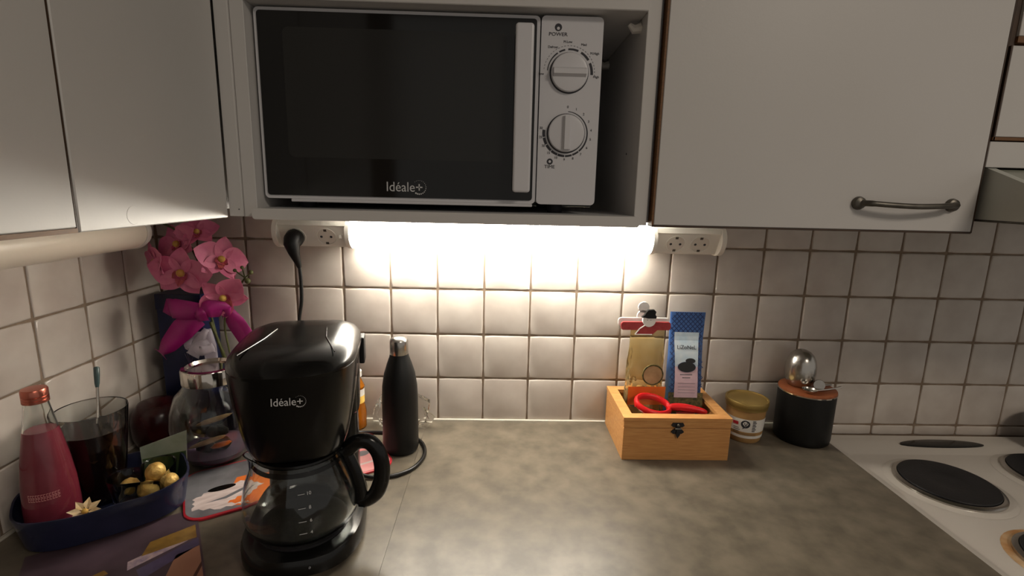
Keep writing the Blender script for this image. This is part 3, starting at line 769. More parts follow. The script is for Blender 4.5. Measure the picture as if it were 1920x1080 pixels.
# cellophane bag with snowman clip
cbg = thing('snack_bag', 'clear gold cellophane bag of treats standing in the wooden box', 'bag', (BX-0.040, BY+0.027, 0.0062), 0.03)
secs = []
def cello(z):
    tab = ((0, 0.036, 0.018), (0.004, 0.038, 0.021), (0.05, 0.040, 0.022), (0.11, 0.039, 0.019), (0.16, 0.038, 0.012), (0.20, 0.0365, 0.004), (0.236, 0.036, 0.0015))
    for (z0, a0, b0), (z1, a1, b1) in zip(tab, tab[1:]):
        if z0 <= z <= z1:
            f = (z-z0)/(z1-z0); return a0+(a1-a0)*f, b0+(b1-b0)*f
for z in (0, 0.004, 0.018, 0.034, 0.05, 0.066, 0.082, 0.098, 0.114, 0.13, 0.146, 0.162, 0.178, 0.192, 0.206, 0.22, 0.236):
    hwid, th = cello(z)
    j_ = 0.0022 if 0.01 < z < 0.19 else 0.0004
    secs.append([(hwid*math.copysign(abs(math.cos(a))**0.6, math.cos(a))+rnd.uniform(-j_, j_), th*math.copysign(abs(math.sin(a))**0.8, math.sin(a))+rnd.uniform(-j_, j_), z) for a in [2*PI*i/26 for i in range(26)]])
obj('film', ring_mesh(B(), secs), 'gold_film', cbg)
bm = B()
for i in range(7):
    a = i*2.4
    bmesh.ops.create_icosphere(bm, subdivisions=2, radius=0.011, matrix=Matrix.Translation((0.019*math.cos(a), 0.004*math.sin(a), 0.018+0.013*i)))
obj('treats', bm, 'jar_tan', cbg, True)
obj('orange_band', ring_mesh(B(), [[(0.0395*math.copysign(abs(math.cos(a))**0.6, math.cos(a)), -0.0225, z)for a in (PI*1.02, PI*1.35, PI*1.65, PI*1.98)] for z in (0.072, 0.112)], False, False, False), 'orange', cbg)
lab_ = obj('round_sticker', tube(B(), [(0.010, -0.0215, 0.138), (0.010, -0.0232, 0.138)], 0.020, 28), 'jar_tan', cbg)
obj('sticker_ring', ring_mesh(B(), [[(0.010+r*math.cos(2*PI*i/28), y, 0.138+r*math.sin(2*PI*i/28)) for i in range(28)] for r, y in ((0.0225, -0.0215), (0.0222, -0.0240), (0.0195, -0.0238))], True, False, False), 'tea', lab_)

clp = thing('bag_clip', 'red and white wooden snowman clip closing the cellophane bag', 'clip', (BX-0.049, BY+0.0215, 0.2445), 0.02)
obj('front_bar', prism(B(), rrect(0.0515, 0.0085, 0.005, 4, 0.001, 0.001), XZ, -0.007, -0.0025), 'clip_red', clp)
obj('back_bar', prism(B(), rrect(0.053, 0.0088, 0.006, 4, -0.001, 0.0065), XZ, 0.0045, 0.0085), 'snow', clp)
bm = B(); prism(bm, [(-0.020, -0.016), (0.016, -0.016), (0.030, -0.002), (0.004, 0.006), (-0.004, 0.002)], XZ, -0.0075, -0.0071); obj('scarf', bm, 'clip_red', clp)
bm = B(); tube(bm, [(-0.021, -0.0078, -0.016), (-0.012, -0.0078, -0.004), (0.004, -0.0078, 0.007)], 0.0012, 6); tube(bm, [(-0.021, -0.0078, -0.0165), (0.014, -0.0078, -0.0165)], 0.0012, 6); obj('scarf_edge', bm, 'snow', clp, True)
hd_ = obj('snowman_head', tube(B(), [(0.006, -0.0098, 0.0135), (0.006, -0.004, 0.0135)], 0.0135, 28), 'snow', clp)
bm = B(); prism(bm, [(-0.010, 0.020), (-0.003, 0.0195), (0.002, 0.018), (0.0195, 0.018), (0.0205, 0.022), (0.0175, 0.026), (0.0190, 0.032), (0.0150, 0.036), (0.003, 0.0355), (-0.001, 0.031), (-0.0035, 0.026)], XZ, -0.0106, -0.004); obj('hat', bm, 'black_matt', hd_)
hd2 = obj('back_head', tube(B(), [(-0.001, 0.0065, 0.018), (-0.001, 0.0105, 0.018)], 0.0138, 28), 'snow', clp)
bm = B(); tube(bm, [(-0.002, 0.0065, 0.037), (-0.002, 0.0105, 0.037)], 0.0115, 24); obj('back_hat', bm, 'snow', hd2)
bm = B()
for x, z in ((0.002, 0.0145), (0.009, 0.0145)): bmesh.ops.create_icosphere(bm, subdivisions=1, radius=0.0009, matrix=Matrix.Translation((x, -0.0099, z)))
obj('eyes', bm, 'black_matt', hd_)

# tall blue tea bag
bb = thing('tea_pouch', 'tall blue lattice-patterned bag of tea with pale label standing in the wooden box', 'bag', (BX+0.046, BY+0.024, 0.0062), -0.02)
secs = []
for z, hw_, th, yo in ((0, 0.034, 0.019, 0), (0.005, 0.037, 0.022, 0), (0.07, 0.037, 0.021, 0.002), (0.12, 0.0365, 0.017, 0.008), (0.17, 0.036, 0.009, 0.016), (0.205, 0.0365, 0.0022, 0.022), (0.262, 0.0375, 0.0016, 0.027)):
    xo = 0.008*z/0.26-0.004
    secs.append([(xo+hw_*math.copysign(abs(math.cos(a))**0.5, math.cos(a)), yo+th*math.copysign(abs(math.sin(a))**0.7, math.sin(a)), z) for a in [2*PI*i/24 for i in range(24)]])
obj('bag', ring_mesh(B(), secs), 'blue_bag', bb, True)
def bagfront(z):
    tab = [(0, 0.019, 0), (0.005, 0.022, 0), (0.07, 0.021, 0.002), (0.12, 0.017, 0.008), (0.17, 0.009, 0.016), (0.205, 0.0022, 0.022), (0.262, 0.0016, 0.027)]
    for (z0, t0, o0), (z1, t1, o1) in zip(tab, tab[1:]):
        if z0 <= z <= z1:
            f = (z-z0)/(z1-z0); return (o0+(o1-o0)*f)-(t0+(t1-t0)*f)
    return 0
def bagpatch(name, m_, z0, z1, h0, h1, off, n=8):
    bm = B(); L = []; R_ = []
    for i in range(n+1):
        z = z0+(z1-z0)*i/n; h = h0+(h1-h0)*i/n; xo = 0.008*z/0.26-0.004
        L.append(bm.verts.new((xo-h, bagfront(z)-off, z))); R_.append(bm.verts.new((xo+h, bagfront(z)-off, z)))
    for i in range(n): bm.faces.new((L[i], R_[i], R_[i+1], L[i+1]))
    return obj(name, bm, m_, bb)
bm = B()
def stripseg(p, q, wdt):
    d = (q-p); n = Vector((-d.z, 0, d.x)).normalized()*wdt
    ps = [p-n, q-n, q+n, p+n]
    bm.faces.new([bm.verts.new((a.x, bagfront(min(max(a.z, 0), 0.262))-0.0005, a.z)) for a in ps])
stp = 0.0098
for i in range(-30, 36):
    for sgn in (1, -1):
        for j in range(0, 28):
            z0 = 0.085+j*0.0063; z1 = z0+0.0063
            if z1 > 0.2615: continue
            xo = 0.008*z0/0.26-0.004
            x0 = i*stp+sgn*(z0*0.95); x1 = i*stp+sgn*(z1*0.95)
            lim = 0.0355
            if min(x0, x1)-xo < -lim or max(x0, x1)-xo > lim: continue
            stripseg(Vector((x0, 0, z0)), Vector((x1, 0, z1)), 0.00085)
tag(obj('lattice_print', bm, 'blue_dark', bb), kind='stuff')
bagpatch('herb_window', 'tea', 0.055, 0.098, 0.0362, 0.0362, 0.0008)
lb = bagpatch('label', 'pink_pale', 0.088, 0.150, 0.0245, 0.0240, 0.0014)
bagpatch('label_top', 'sky_print', 0.150, 0.2195, 0.0240, 0.0262, 0.0014)
def oval(name, m_, x, z, a, b, off, par):
    bm = B(); yb = bagfront(z)
    bm.faces.new([bm.verts.new((x+a*math.cos(2*PI*i/28), bagfront(z+b*math.sin(2*PI*i/28))-off, z+b*math.sin(2*PI*i/28))) for i in range(28)])
    return obj(name, bm, m_, par)
oval('label_oval', 'blue_dark', 0.001, 0.150, 0.0190, 0.0105, 0.0030, bb)
oval('label_oval', 'black_matt', 0.001, 0.150, 0.0182, 0.0098, 0.0034, bb)
oval('label_oval', 'black_matt', 0.009, 0.1625, 0.0105, 0.0052, 0.0036, bb)
text('label_lettering', 'LiZoNeL', 0.0118, 'print_dark', bb, (0.002, bagfront(0.188)-0.0022, 0.1885), (PI/2-0.35, 0, 0), sx=0.95)
bm = B(); bm.faces.new([bm.verts.new((x, bagfront(z)-0.0021, z)) for x, z in ((-0.022, 0.1545), (0.025, 0.1545), (0.025, 0.163), (0.014, 0.176), (0.004, 0.168), (-0.010, 0.180), (-0.022, 0.166))]); obj('label_picture', bm, 'sky_print', bb)
bm = B()
for z, h in ((0.1345, 0.013), (0.1285, 0.0085)):
    for k in range(9):
        x = -h+2*h*k/9
        bm.faces.new([bm.verts.new((x+u, bagfront(z)-0.0021, z+v)) for u, v in ((0, -0.0011), (1.5*h/9, -0.0011), (1.5*h/9, 0.0011), (0, 0.0011))])
for z in (0.117, 0.110, 0.104, 0.098):
    bm.faces.new([bm.verts.new((x, bagfront(z)-0.0021, z+v)) for x, v in ((-0.018, -0.0003), (0.018, -0.0003), (0.018, 0.0003), (-0.018, 0.0003))])
obj('label_lines', bm, 'print_grey', bb)

# red peeler
rp = thing('peeler', 'red plastic peeler with loop handle lying across the tea box', 'peeler', (BX-0.002, BY, 0.0085))
loop = [(-0.032+0.034*math.cos(a), -0.026+0.020*math.sin(a)*1.0, 0.083+0.006*math.cos(a)*-1-0.010*math.sin(a)*-1) for a in [2*PI*i/28 for i in range(28)]]
bm = B()
rings = []
P = [Vector(p) for p in loop]; n = len(P)
for i in range(n):
    t = (P[(i+1) % n]-P[i-1]).normalized(); a = t.cross(Vector((0, 0, 1))).normalized(); b = t.cross(a)
    rings.append([P[i]+a*0.0050*math.cos(2*PI*k/10)+b*0.0068*math.sin(2*PI*k/10) for k in range(10)])
vs = [[bm.verts.new(p) for p in r] for r in rings]
for i in range(n):
    for k in range(10):
        bm.faces.new((vs[i][k], vs[i][(k+1) % 10], vs[(i+1) % n][(k+1) % 10], vs[(i+1) % n][k]))
obj('loop', bm, 'red', rp, True)
bm = B(); tube(bm, spline([(-0.004, -0.026, 0.078), (0.016, -0.027, 0.0795), (0.036, -0.031, 0.0795), (0.056, -0.036, 0.0775), (0.074, -0.041, 0.0745)], 5), [0.0045, 0.005, 0.006, 0.0066, 0.007, 0.0072, 0.0074, 0.0074, 0.0074, 0.0074, 0.0072, 0.007, 0.0068, 0.0066, 0.0064, 0.0062, 0.006, 0.0056, 0.005, 0.004, 0.002], 10, 1.1)
obj('handle', bm, 'red', rp, True)
bm = B(); tube(bm, [(-0.062, -0.030, 0.085), (-0.070, -0.031, 0.085)], 0.0042, 10); obj('knob', bm, 'red', rp, True)
obj('blade', box(B(), 0.012, 0.048, -0.044, -0.036, 0.0715, 0.0735), 'steel', rp)

# ------------------------------------------------------------------ spread jar, canister, egg, strainer
jr = thing('spread_jar', 'small plastic jar of nut spread with gold lid beside the wooden box', 'jar', (0.6665, -0.0635, 0.0))
obj('body', lathe(B(), [(0.031, 0), (0.0335, 0.003), (0.0365, 0.02), (0.0385, 0.055), (0.0395, 0.072)], 44), 'nut', jr, True)
lab_ = obj('label', lathe(B(), [(0.0358, 0.0125), (0.0391, 0.0555)], 44, (0, 0, 0), False, False), 'pale_label', jr, True)
obj('lid', lathe(B(), [(0.0400, 0.0722), (0.0418, 0.073), (0.0420, 0.0785), (0.0432, 0.080), (0.0435, 0.0885), (0.0425, 0.0905), (0.0395, 0.0908), (0.0388, 0.0885), (0.005, 0.0882)], 48), 'gold_lid', jr, True)
def jarpt(a, z, off=0.0005):
    r = 0.0358+(z-0.0125)/(0.0555-0.0125)*(0.0391-0.0358)+off
    return (r*math.sin(a), -r*math.cos(a), z)
A0 = -0.42
bm = B()
def patch(a0, a1, z0, z1, off=0.0006, n=3):
    for i in range(n):
        b0 = a0+(a1-a0)*i/n; b1 = a0+(a1-a0)*(i+1)/n
        bm.faces.new([bm.verts.new(jarpt(a, z, off)) for a, z in ((b0, z0), (b1, z0), (b1, z1), (b0, z1))])
bm.faces.new([bm.verts.new(jarpt(A0+0.235*math.cos(t), 0.0445+0.0088*math.sin(t))) for t in [2*PI*i/26 for i in range(26)]])
bm.faces.new([bm.verts.new(jarpt(A0+a, z, 0.0007)) for a, z in ((-0.1, 0.0365), (-0.16, 0.0325), (-0.02, 0.036))])
obj('label_emblem', bm, 'print_dark', lab_)
bm = B()
hp = []
for i in range(30):
    t = 2*PI*i/30
    hp.append((0.0115*(16*math.sin(t)**3)*0.75, 0.0445+0.00036*(13*math.cos(t)-5*math.cos(2*t)-2*math.cos(3*t)-math.cos(4*t))))
bm.faces.new([bm.verts.new(jarpt(A0+a, z, 0.0010)) for a, z in hp])
obj('label_heart', bm, 'pale_label', lab_)
bm = B()
bm.faces.new([bm.verts.new(jarpt(A0+a, z, 0.0013)) for a, z in ((-0.075, 0.047), (-0.045, 0.0485), (0.0, 0.0425), (0.08, 0.0485), (0.1, 0.0465), (0.005, 0.039))])
for k in range(7):
    patch(A0+0.36, A0+0.36+0.16+0.05*(k % 2), 0.0515-0.0037*k, 0.0535-0.0037*k)
for k in range(4):
    patch(A0-0.62, A0-0.32+0.06*(k % 2), 0.034-0.004*k, 0.0352-0.004*k)
for k in range(2):
    patch(A0-0.3, A0+0.62, 0.0225-0.0035*k, 0.0232-0.0035*k, n=6)
obj('label_lines', bm, 'print_dark', lab_)
bm = B(); patch(A0-0.66, A0-0.36, 0.041, 0.048); obj('label_band', bm, 'mat_red', lab_)

cn = thing('storage_canister', 'black round canister with wooden lid beside the cooker', 'canister', (0.794, -0.063, 0.0))
obj('body', lathe(B(), [(0.0515, 0), (0.0535, 0.002), (0.0550, 0.012), (0.0555, 0.108)], 56), 'black_matt', cn, True)
obj('lid', lathe(B(), [(0.0535, 0.1092), (0.0555, 0.1095), (0.0555, 0.1145), (0.053, 0.1150)], 56), 'wood_lid', cn, True)
obj('lid_rim', lathe(B(), [(0.0558, 0.1082), (0.0566, 0.1088), (0.0566, 0.1108), (0.0558, 0.1112)], 56, (0, 0, 0), False, False), 'chrome', cn, True)
eg = obj('steel_egg', lathe(B(), [(0.0165, 0.0), (0.0215, 0.002), (0.0265, 0.010), (0.0295, 0.020), (0.0305, 0.031), (0.0298, 0.046), (0.0272, 0.058), (0.0225, 0.068), (0.0155, 0.0755), (0.0075, 0.0792), (0.0005, 0.0800)], 40), 'steel', None, True)
eg.location = (0.7800, -0.0525, 0.1152)
tag(eg, 'polished steel egg standing on the wooden canister lid', 'egg')
st = thing('tea_strainer', 'small steel spoon-shaped tea strainer lying on the canister lid', 'strainer', (0.794, -0.063, 0.1151))
obj('bowl', lathe(B(), [(0.0005, 0.0012), (0.008, 0.0022), (0.0120, 0.0052), (0.0135, 0.0085), (0.0145, 0.0088), (0.0128, 0.0050), (0.008, 0.0014), (0.0005, 0.0004)], 24, (-0.017, -0.034, 0)), 'steel', st, True)
bm = B(); tube(bm, [(-0.004, -0.036, 0.0075), (0.02, -0.030, 0.0066), (0.045, -0.021, 0.006), (0.062, -0.014, 0.0062)], [0.0028, 0.0022, 0.0022, 0.003], 8, 0.7); obj('handle', bm, 'chrome', st, True)
st2 = thing('measuring_scoop', 'short round-ended steel scoop leaning on the steel egg', 'scoop', (0.794, -0.063, 0.1151))
bm = B(); tube(bm, [(0.0055, -0.0285, 0.0155), (0.0075, -0.0245, 0.0145), (0.015, -0.018, 0.012)], [0.0105, 0.0112, 0.0095], 24); obj('cup', bm, 'steel', st2, True)
bm = B(); tube(bm, [(0.014, -0.018, 0.0115), (0.036, -0.004, 0.006), (0.052, 0.004, 0.004)], [0.007, 0.0035, 0.003], 10, 0.8); obj('handle', bm, 'steel', st2, True)

# ------------------------------------------------------------------ left corner: print mat, magazine, tray
pm = thing('place_mat', 'printed place mat with animal picture and red rim under the coffee maker', 'place mat', (-0.34, -0.372, 0.0), math.atan2(0.175, 0.285))
ML, MW_ = 0.336, 0.158
Z0, Z1 = 0.0026, 0.0042
def mrr(ins, z): return [(u, v, z) for u, v in rrect(ML/2-ins, MW_/2-ins, 0.03-ins, 8, ML/2, MW_/2)]
obj('board', ring_mesh(B(), [mrr(0.001, 0.0), mrr(0, 0.0006), mrr(0, Z1-0.0006), mrr(0.001, Z1)]), 'mat_red', pm, True)
def flat(name, m_, pts, z, par):
    bm = B(); bm.faces.new([bm.verts.new((u, v, z)) for u, v in pts]); return obj(name, bm, m_, par)
pic = flat('picture', 'mat_grey', rrect(ML/2-0.003, MW_/2-0.0042, 0.027, 8, ML/2, MW_/2), Z1+0.0001, pm)
flat('print_orange', 'orange', [(0.052, 0.022), (0.085, 0.0055), (0.17, 0.0055), (0.20, 0.06), (0.15, 0.10), (0.08, 0.10)], Z1+0.0002, pic)
def jag(pts, amp, n=5):
    out = []
    for a, b in zip(pts, pts[1:]+pts[:1]):
        a, b = Vector(a+(0,)), Vector(b+(0,))
        nn_ = Vector((-(b-a).y, (b-a).x, 0)).normalized()
        for i in range(n):
            p = a.lerp(b, i/n)+nn_*(amp if i % 2 else -amp*0.4)
            out.append((p.x, p.y))
    return out
flat('print_fur', 'mat_white', jag([(0.012, 0.030), (0.05, 0.014), (0.090, 0.012), (0.060, 0.026), (0.088, 0.040), (0.115, 0.062), (0.085, 0.085), (0.040, 0.080), (0.014, 0.062)], 0.003), Z1+0.0003, pic)
flat('print_shade', 'mat_grey', [(0.030, 0.042), (0.060, 0.040), (0.084, 0.052), (0.098, 0.066), (0.080, 0.058), (0.058, 0.047)], Z1+0.0004, pic)
flat('print_nose', 'black_gloss', [(0.056+0.021*math.cos(t), 0.077+0.008*math.sin(t)) for t in [2*PI*i/24 for i in range(24)]], Z1+0.0004, pic)
flat('print_pink', 'mat_pink', rrect(0.056, MW_/2-0.0045, 0.026, 6, ML-0.0592, MW_/2), Z1+0.0002, pic)
flat('print_spot', 'mat_grey', [(0.292+0.014*math.cos(t), 0.070+0.010*math.sin(t)) for t in [2*PI*i/20 for i in range(20)]], Z1+0.0004, pic)
flat('print_stripe', 'mat_white', [(0.20, 0.024), (0.33, 0.032), (0.33, 0.037), (0.20, 0.031)], Z1+0.0004, pic)
flat('print_stripe', 'orange', [(0.21, 0.085), (0.30, 0.090), (0.29, 0.115), (0.21, 0.12)], Z1+0.0003, pic)

mg = thing('magazine', 'glossy printed magazine lying at the front left under the blue tray', 'magazine', (-0.345, -0.330, 0.0), math.atan2(-0.55, -0.83)+PI)
# local +x points away from the left (to the right edge); local -y runs towards the room
obj('pages', box(B(), -0.20, 0.0, -0.275, 0.0, 0.0002, 0.0016), 'paper', mg)
cvr = obj('cover', box(B(), -0.2005, 0.0005, -0.2755, 0.0005, 0.0016, 0.0020), 'mag_a', mg)
zc = 0.00205
flat('cover_print', 'mag_wood', [(-0.085, -0.272), (-0.002, -0.272), (-0.002, -0.100), (-0.030, -0.105)], zc, cvr)
flat('cover_print', 'mag_dark', [(-0.062, -0.272), (-0.054, -0.272), (-0.002, -0.148), (-0.002, -0.138)], zc+0.0001, cvr)
flat('cover_print', 'mag_violet', [(-0.070, -0.135), (-0.002, -0.098), (-0.002, -0.080), (-0.075, -0.11)], zc, cvr)
flat('cover_print', 'mag_pale', [(-0.085, -0.105), (-0.015, -0.080), (-0.02, -0.065), (-0.085, -0.086)], zc, cvr)
flat('cover_print', 'mag_ochre', [(-0.070, -0.083), (-0.004, -0.078), (-0.004, -0.045), (-0.060, -0.055)], zc+0.0001, cvr)
flat('cover_print', 'mag_ochre', [(-0.130, -0.105), (-0.105, -0.098), (-0.110, -0.088), (-0.132, -0.094)], zc, cvr)

TC = Vector((-0.457, -0.343, 0.0052)); TA = math.atan2(0.62, 0.78)
tr = thing('tray', 'deep dark blue plastic tray holding drinks in the left corner', 'tray', TC, TA)
def tsec(ins, z, wv=0.0):
    pts = []
    for i in range(56):
        t = 2*PI*i/56; c, s = math.cos(t), math.sin(t)
        a_ = (0.097 if c > 0 else 0.116)-ins; b_ = (0.088 if s > 0 else 0.075)-ins
        pts.append((a_*math.copysign(abs(c)**(2/2.9), c), b_*math.copysign(abs(s)**(2/2.9), s)))
    return [(u, v, z+wv*math.sin(7*math.atan2(v, u))) for u, v in pts]
bm = B()
ring_mesh(bm, [tsec(0.014, 0.0), tsec(0.009, 0.002), tsec(0.003, 0.035), tsec(0.0, 0.050, 0.0008), tsec(0.0004, 0.0515, 0.0008), tsec(0.003, 0.051, 0.0008), tsec(0.0065, 0.035), tsec(0.013, 0.005), tsec(0.02, 0.004)])
obj('shell', bm, 'blue_tray', tr, True)
TZ = TC.z+0.0041

pb = thing('pink_bottle', 'tall glass bottle of pink drink with copper screw cap, in the blue tray', 'bottle', (-0.507, -0.394, TZ))
go = [(0.028, 0.0), (0.0310, 0.003), (0.0320, 0.010), (0.0322, 0.045), (0.0308, 0.080), (0.0270, 0.115), (0.0215, 0.150), (0.0165, 0.180), (0.0138, 0.198), (0.0130, 0.212)]
gi = [(0.0114, 0.212), (0.0120, 0.198), (0.0146, 0.180), (0.0196, 0.150), (0.0251, 0.115), (0.0289, 0.080), (0.0303, 0.045), (0.0301, 0.010), (0.028, 0.005), (0.01, 0.004)]
obj('glass', lathe(B(), go+gi, 40), 'glass', pb, True)
obj('drink', lathe(B(), [(0.0285, 0.0045), (0.0311, 0.010), (0.0313, 0.045), (0.0299, 0.080), (0.0260, 0.115), (0.0206, 0.150), (0.0186, 0.160), (0.004, 0.1604)], 36), 'pink_liquid', pb, True)
obj('cap', lathe(B(), [(0.0138, 0.200), (0.0150, 0.2008), (0.0150, 0.2038), (0.0142, 0.2046), (0.0150, 0.2054), (0.0150, 0.2084), (0.0142, 0.2092), (0.0150, 0.2100), (0.0150, 0.2180), (0.0138, 0.2200), (0.003, 0.2206)], 36), 'copper', pb, True)
bm = B()      # embossed band of ornamental lettering, too worn to read
for k in range(6):
    a = -0.62+0.19*k
    for q in range(4):
        aa = a+0.05*(q % 2)*2; z0 = 0.066+0.0055*(q//2)
        for b0, b1, c0_, c1_ in ((0, 0.075, 0, 0.0012), (0, 0.02, 0, 0.0046), (0, 0.075, 0.0036, 0.0048)):
            pts = [(aa+b0, z0+c0_), (aa+b1, z0+c0_), (aa+b1, z0+c1_), (aa+b0, z0+c1_)]
            r = 0.0318
            bm.faces.new([bm.verts.new((r*math.sin(t+0.55), -r*math.cos(t+0.55), z)) for t, z in pts])
obj('embossed_band', bm, 'mat_pink', pb)

gp = thing('glass_tumbler', 'large glass tumbler of dark drink with a stirring spoon in it, in the blue tray', 'glass', (-0.502, -0.3135, TZ))
obj('glass', lathe(B(), [(0.028, 0), (0.0305, 0.003), (0.0375, 0.06), (0.0475, 0.152), (0.0472, 0.1535), (0.0458, 0.1525), (0.0357, 0.06), (0.029, 0.008), (0.01, 0.006)], 48), 'glass', gp, True)
obj('drink', lathe(B(), [(0.0298, 0.0075), (0.0366, 0.06), (0.0434, 0.122), (0.003, 0.1222)], 44), 'cola', gp, True)
bm = B()
for z in (0.128, 0.140):
    pass
spn = thing('stirring_spoon', 'long thin teal-handled spoon standing in the dark drink', 'spoon', (-0.502, -0.3135, TZ))
obj('shaft', tube(B(), [(0.004, 0.004, 0.1225), (-0.003, 0.018, 0.150), (-0.0065, 0.026, 0.178)], [0.0018, 0.0019, 0.0022], 8), 'steel', spn, True)
obj('grip', tube(B(), [(-0.0065, 0.026, 0.178), (-0.0072, 0.0278, 0.184), (-0.0085, 0.031, 0.196), (-0.0098, 0.034, 0.208), (-0.010, 0.0345, 0.2095)], [0.0024, 0.0036, 0.0042, 0.0042, 0.003], 10), 'teal', spn, True)

hbw = thing('heart_bowl', 'clear heart-shaped glass bowl of gold-wrapped chocolates in the blue tray', 'bowl', (-0.413, -0.333, TZ), TA+0.3)
def heart(s, z):
    out = []
    for i in range(40):
        t = 2*PI*i/40
        out.append((0.0030*s*16*math.sin(t)**3, 0.0030*s*(13*math.cos(t)-5*math.cos(2*t)-2*math.cos(3*t)-math.cos(4*t)+2), z))
    return out
obj('glass', ring_mesh(B(), [heart(0.74, 0), heart(0.80, 0.002), heart(0.90, 0.028), heart(1.0, 0.056), heart(0.99, 0.0572), heart(0.95, 0.056), heart(0.87, 0.034), heart(0.8, 0.021), heart(0.5, 0.020)]), 'glass', hbw, True)
lab_pos = [((-0.438, -0.3385, 0.0445), 'gold-wrapped chocolate alone at the left end of the heart bowl'), ((-0.4145, -0.3130, 0.0445), 'gold-wrapped chocolate low at the back of the heart bowl'),
           ((-0.4060, -0.3450, 0.0445), 'gold-wrapped chocolate low at the front of the heart bowl'), ((-0.3855, -0.3245, 0.0465), 'gold-wrapped chocolate at the right side of the heart bowl pile'),
           ((-0.4045, -0.3270, 0.0645), 'topmost gold-wrapped chocolate on the heart bowl pile')]
for i, (p, lab) in enumerate(lab_pos):
    bm = B(); bmesh.ops.create_icosphere(bm, subdivisions=3, radius=0.0140 if i != 3 else 0.0125)
    for v in bm.verts: v.co *= 1+random.uniform(-0.045, 0.045)
    o = obj('chocolate', bm, 'gold', None, True)
    o.location = p
    tag(o, lab, 'chocolate', 'gold-wrapped chocolates in the heart bowl')
fl = thing('flower_ornament', 'small cream flower ornament on the front edge of the blue tray', 'ornament', (-0.4545, -0.4035, TZ+0.036), 0.5, rot=(0.55, 0.1, 0.35))
for k in range(8):
    a = 2*PI*k/8
    bm = B()
    pts = [(0.003, 0), (0.011, 0.0052), (0.021, 0.0), (0.011, -0.0052)]
    vs = [bm.verts.new((u*math.cos(a)-v*math.sin(a), u*math.sin(a)+v*math.cos(a), 0.004*(u/0.02)+(0.0015 if v else 0))) for u, v in pts]
    bm.faces.new(vs)
    r = bmesh.ops.extrude_face_region(bm, geom=bm.faces[:])
    bmesh.ops.translate(bm, vec=(0, 0, 0.0008), verts=[e for e in r['geom'] if isinstance(e, bmesh.types.BMVert)])
    obj('petal', bm, 'cream', fl)
bm = B(); bmesh.ops.create_icosphere(bm, subdivisions=2, radius=0.0042, matrix=Matrix.Translation((0, 0, 0.0035))); obj('centre', bm, 'yellow', fl, True)
bm = B(); tube(bm, spline([(0, 0, 0), (0.002, 0.008, -0.014), (0.0, 0.014, -0.030)], 4), 0.0015, 6); obj('stalk', bm, 'stem', fl, True)

cd = thing('film_packet', 'translucent grey-green film packet standing between tumbler and heart bowl', 'packet', (-0.428, -0.271, TZ), TA-0.25)
bm = B(); ring_mesh(bm, [[(-0.030, y, 0.0), (0.030, y, 0.0), (0.034, y+0.012, 0.084), (-0.034, y+0.012, 0.066)] for y in (0, 0.0016)]); obj('film', bm, 'grey_film', cd)
bm = B(); ring_mesh(bm, [[(-0.029, y, 0.002), (0.029, y, 0.002), (0.031, y+0.0072, 0.050), (-0.031, y+0.0072, 0.047)] for y in (-0.0006, -0.0002)]); obj('leaf_filling', bm, 'leaf', cd)

# ------------------------------------------------------------------ corner: glass jar, candle, box, orchid
gj = thing('glass_jar', 'round clear glass jar with chrome lid holding stones, behind the blue tray', 'jar', (-0.398, -0.168, 0.0046))
JS = 1.10
jo = [(0.040, 0), (0.046, 0.003), (0.058, 0.02), (0.0665, 0.045), (0.068, 0.068), (0.0645, 0.092), (0.055, 0.115), (0.0425, 0.130), (0.040, 0.140)]
ji = [(0.038, 0.140), (0.040, 0.130), (0.0525, 0.1145), (0.062, 0.0915), (0.0655, 0.068), (0.064, 0.046), (0.0555, 0.022), (0.044, 0.006), (0.01, 0.005)]
obj('glass', lathe(B(), [(r*JS, z*JS) for r, z in jo+ji], 48), 'glass', gj, True)
obj('lid', lathe(B(), [(0.0455, 0.150), (0.0475, 0.151), (0.0475, 0.175), (0.046, 0.178), (0.040, 0.1795), (0.037, 0.174), (0.005, 0.173)], 44), 'chrome', gj, True)
obj('mauve_fill', lathe(B(), [(0.047, 0.0068), (0.058, 0.0200), (0.005, 0.024)], 36), 'mauve', gj, True)  # low mauve layer in the bottom of the jar
stones = [((0.020, -0.040, 0.090), 'jar_tan', 0.36, 'driftwood'), ((0.010, -0.044, 0.050), 'jar_tan', 0.38, 'driftwood'), ((-0.012, -0.028, 0.068), 'jar_dark', 0.1, 'pebble'), ((0.022, -0.034, 0.066), 'jar_dark', 0.2, 'pebble'), ((-0.026, 0.004, 0.046), 'mauve', 0.0, 'pebble'), ((0.028, -0.036, 0.040), 'orange', 0.3, 'shell'), ((-0.004, -0.030, 0.034), 'jar_dark', 0.0, 'pebble'), ((0.02, -0.02, 0.036), 'jar_dark', 0.0, 'pebble')]
for p, m_, tl, nm in stones:
    bm = B(); bmesh.ops.create_icosphere(bm, subdivisions=2, radius=1.0)
    for v in bm.verts:
        k = 1+random.uniform(-0.12, 0.12)
        q = Vector((v.co.x*(0.036 if nm == 'driftwood' else 0.020)*k, v.co.y*0.008*k, v.co.z*(0.0045 if nm != 'pebble' else 0.013)*k))
        q = Matrix.Rotation(-tl, 3, 'Y') @ q
        v.co = q+Vector(p)
    obj(nm, bm, m_, gj, True)
rb = thing('candle_bowl', 'dark red glass bowl against the left wall behind the tumbler', 'bowl', (-0.527, -0.128, 0.0))
obj('bowl', lathe(B(), [(0.030, 0), (0.038, 0.003), (0.047, 0.03), (0.048, 0.058), (0.044, 0.078), (0.034, 0.092), (0.018, 0.098), (0.004, 0.099)], 40), 'dark_red', rb, True)
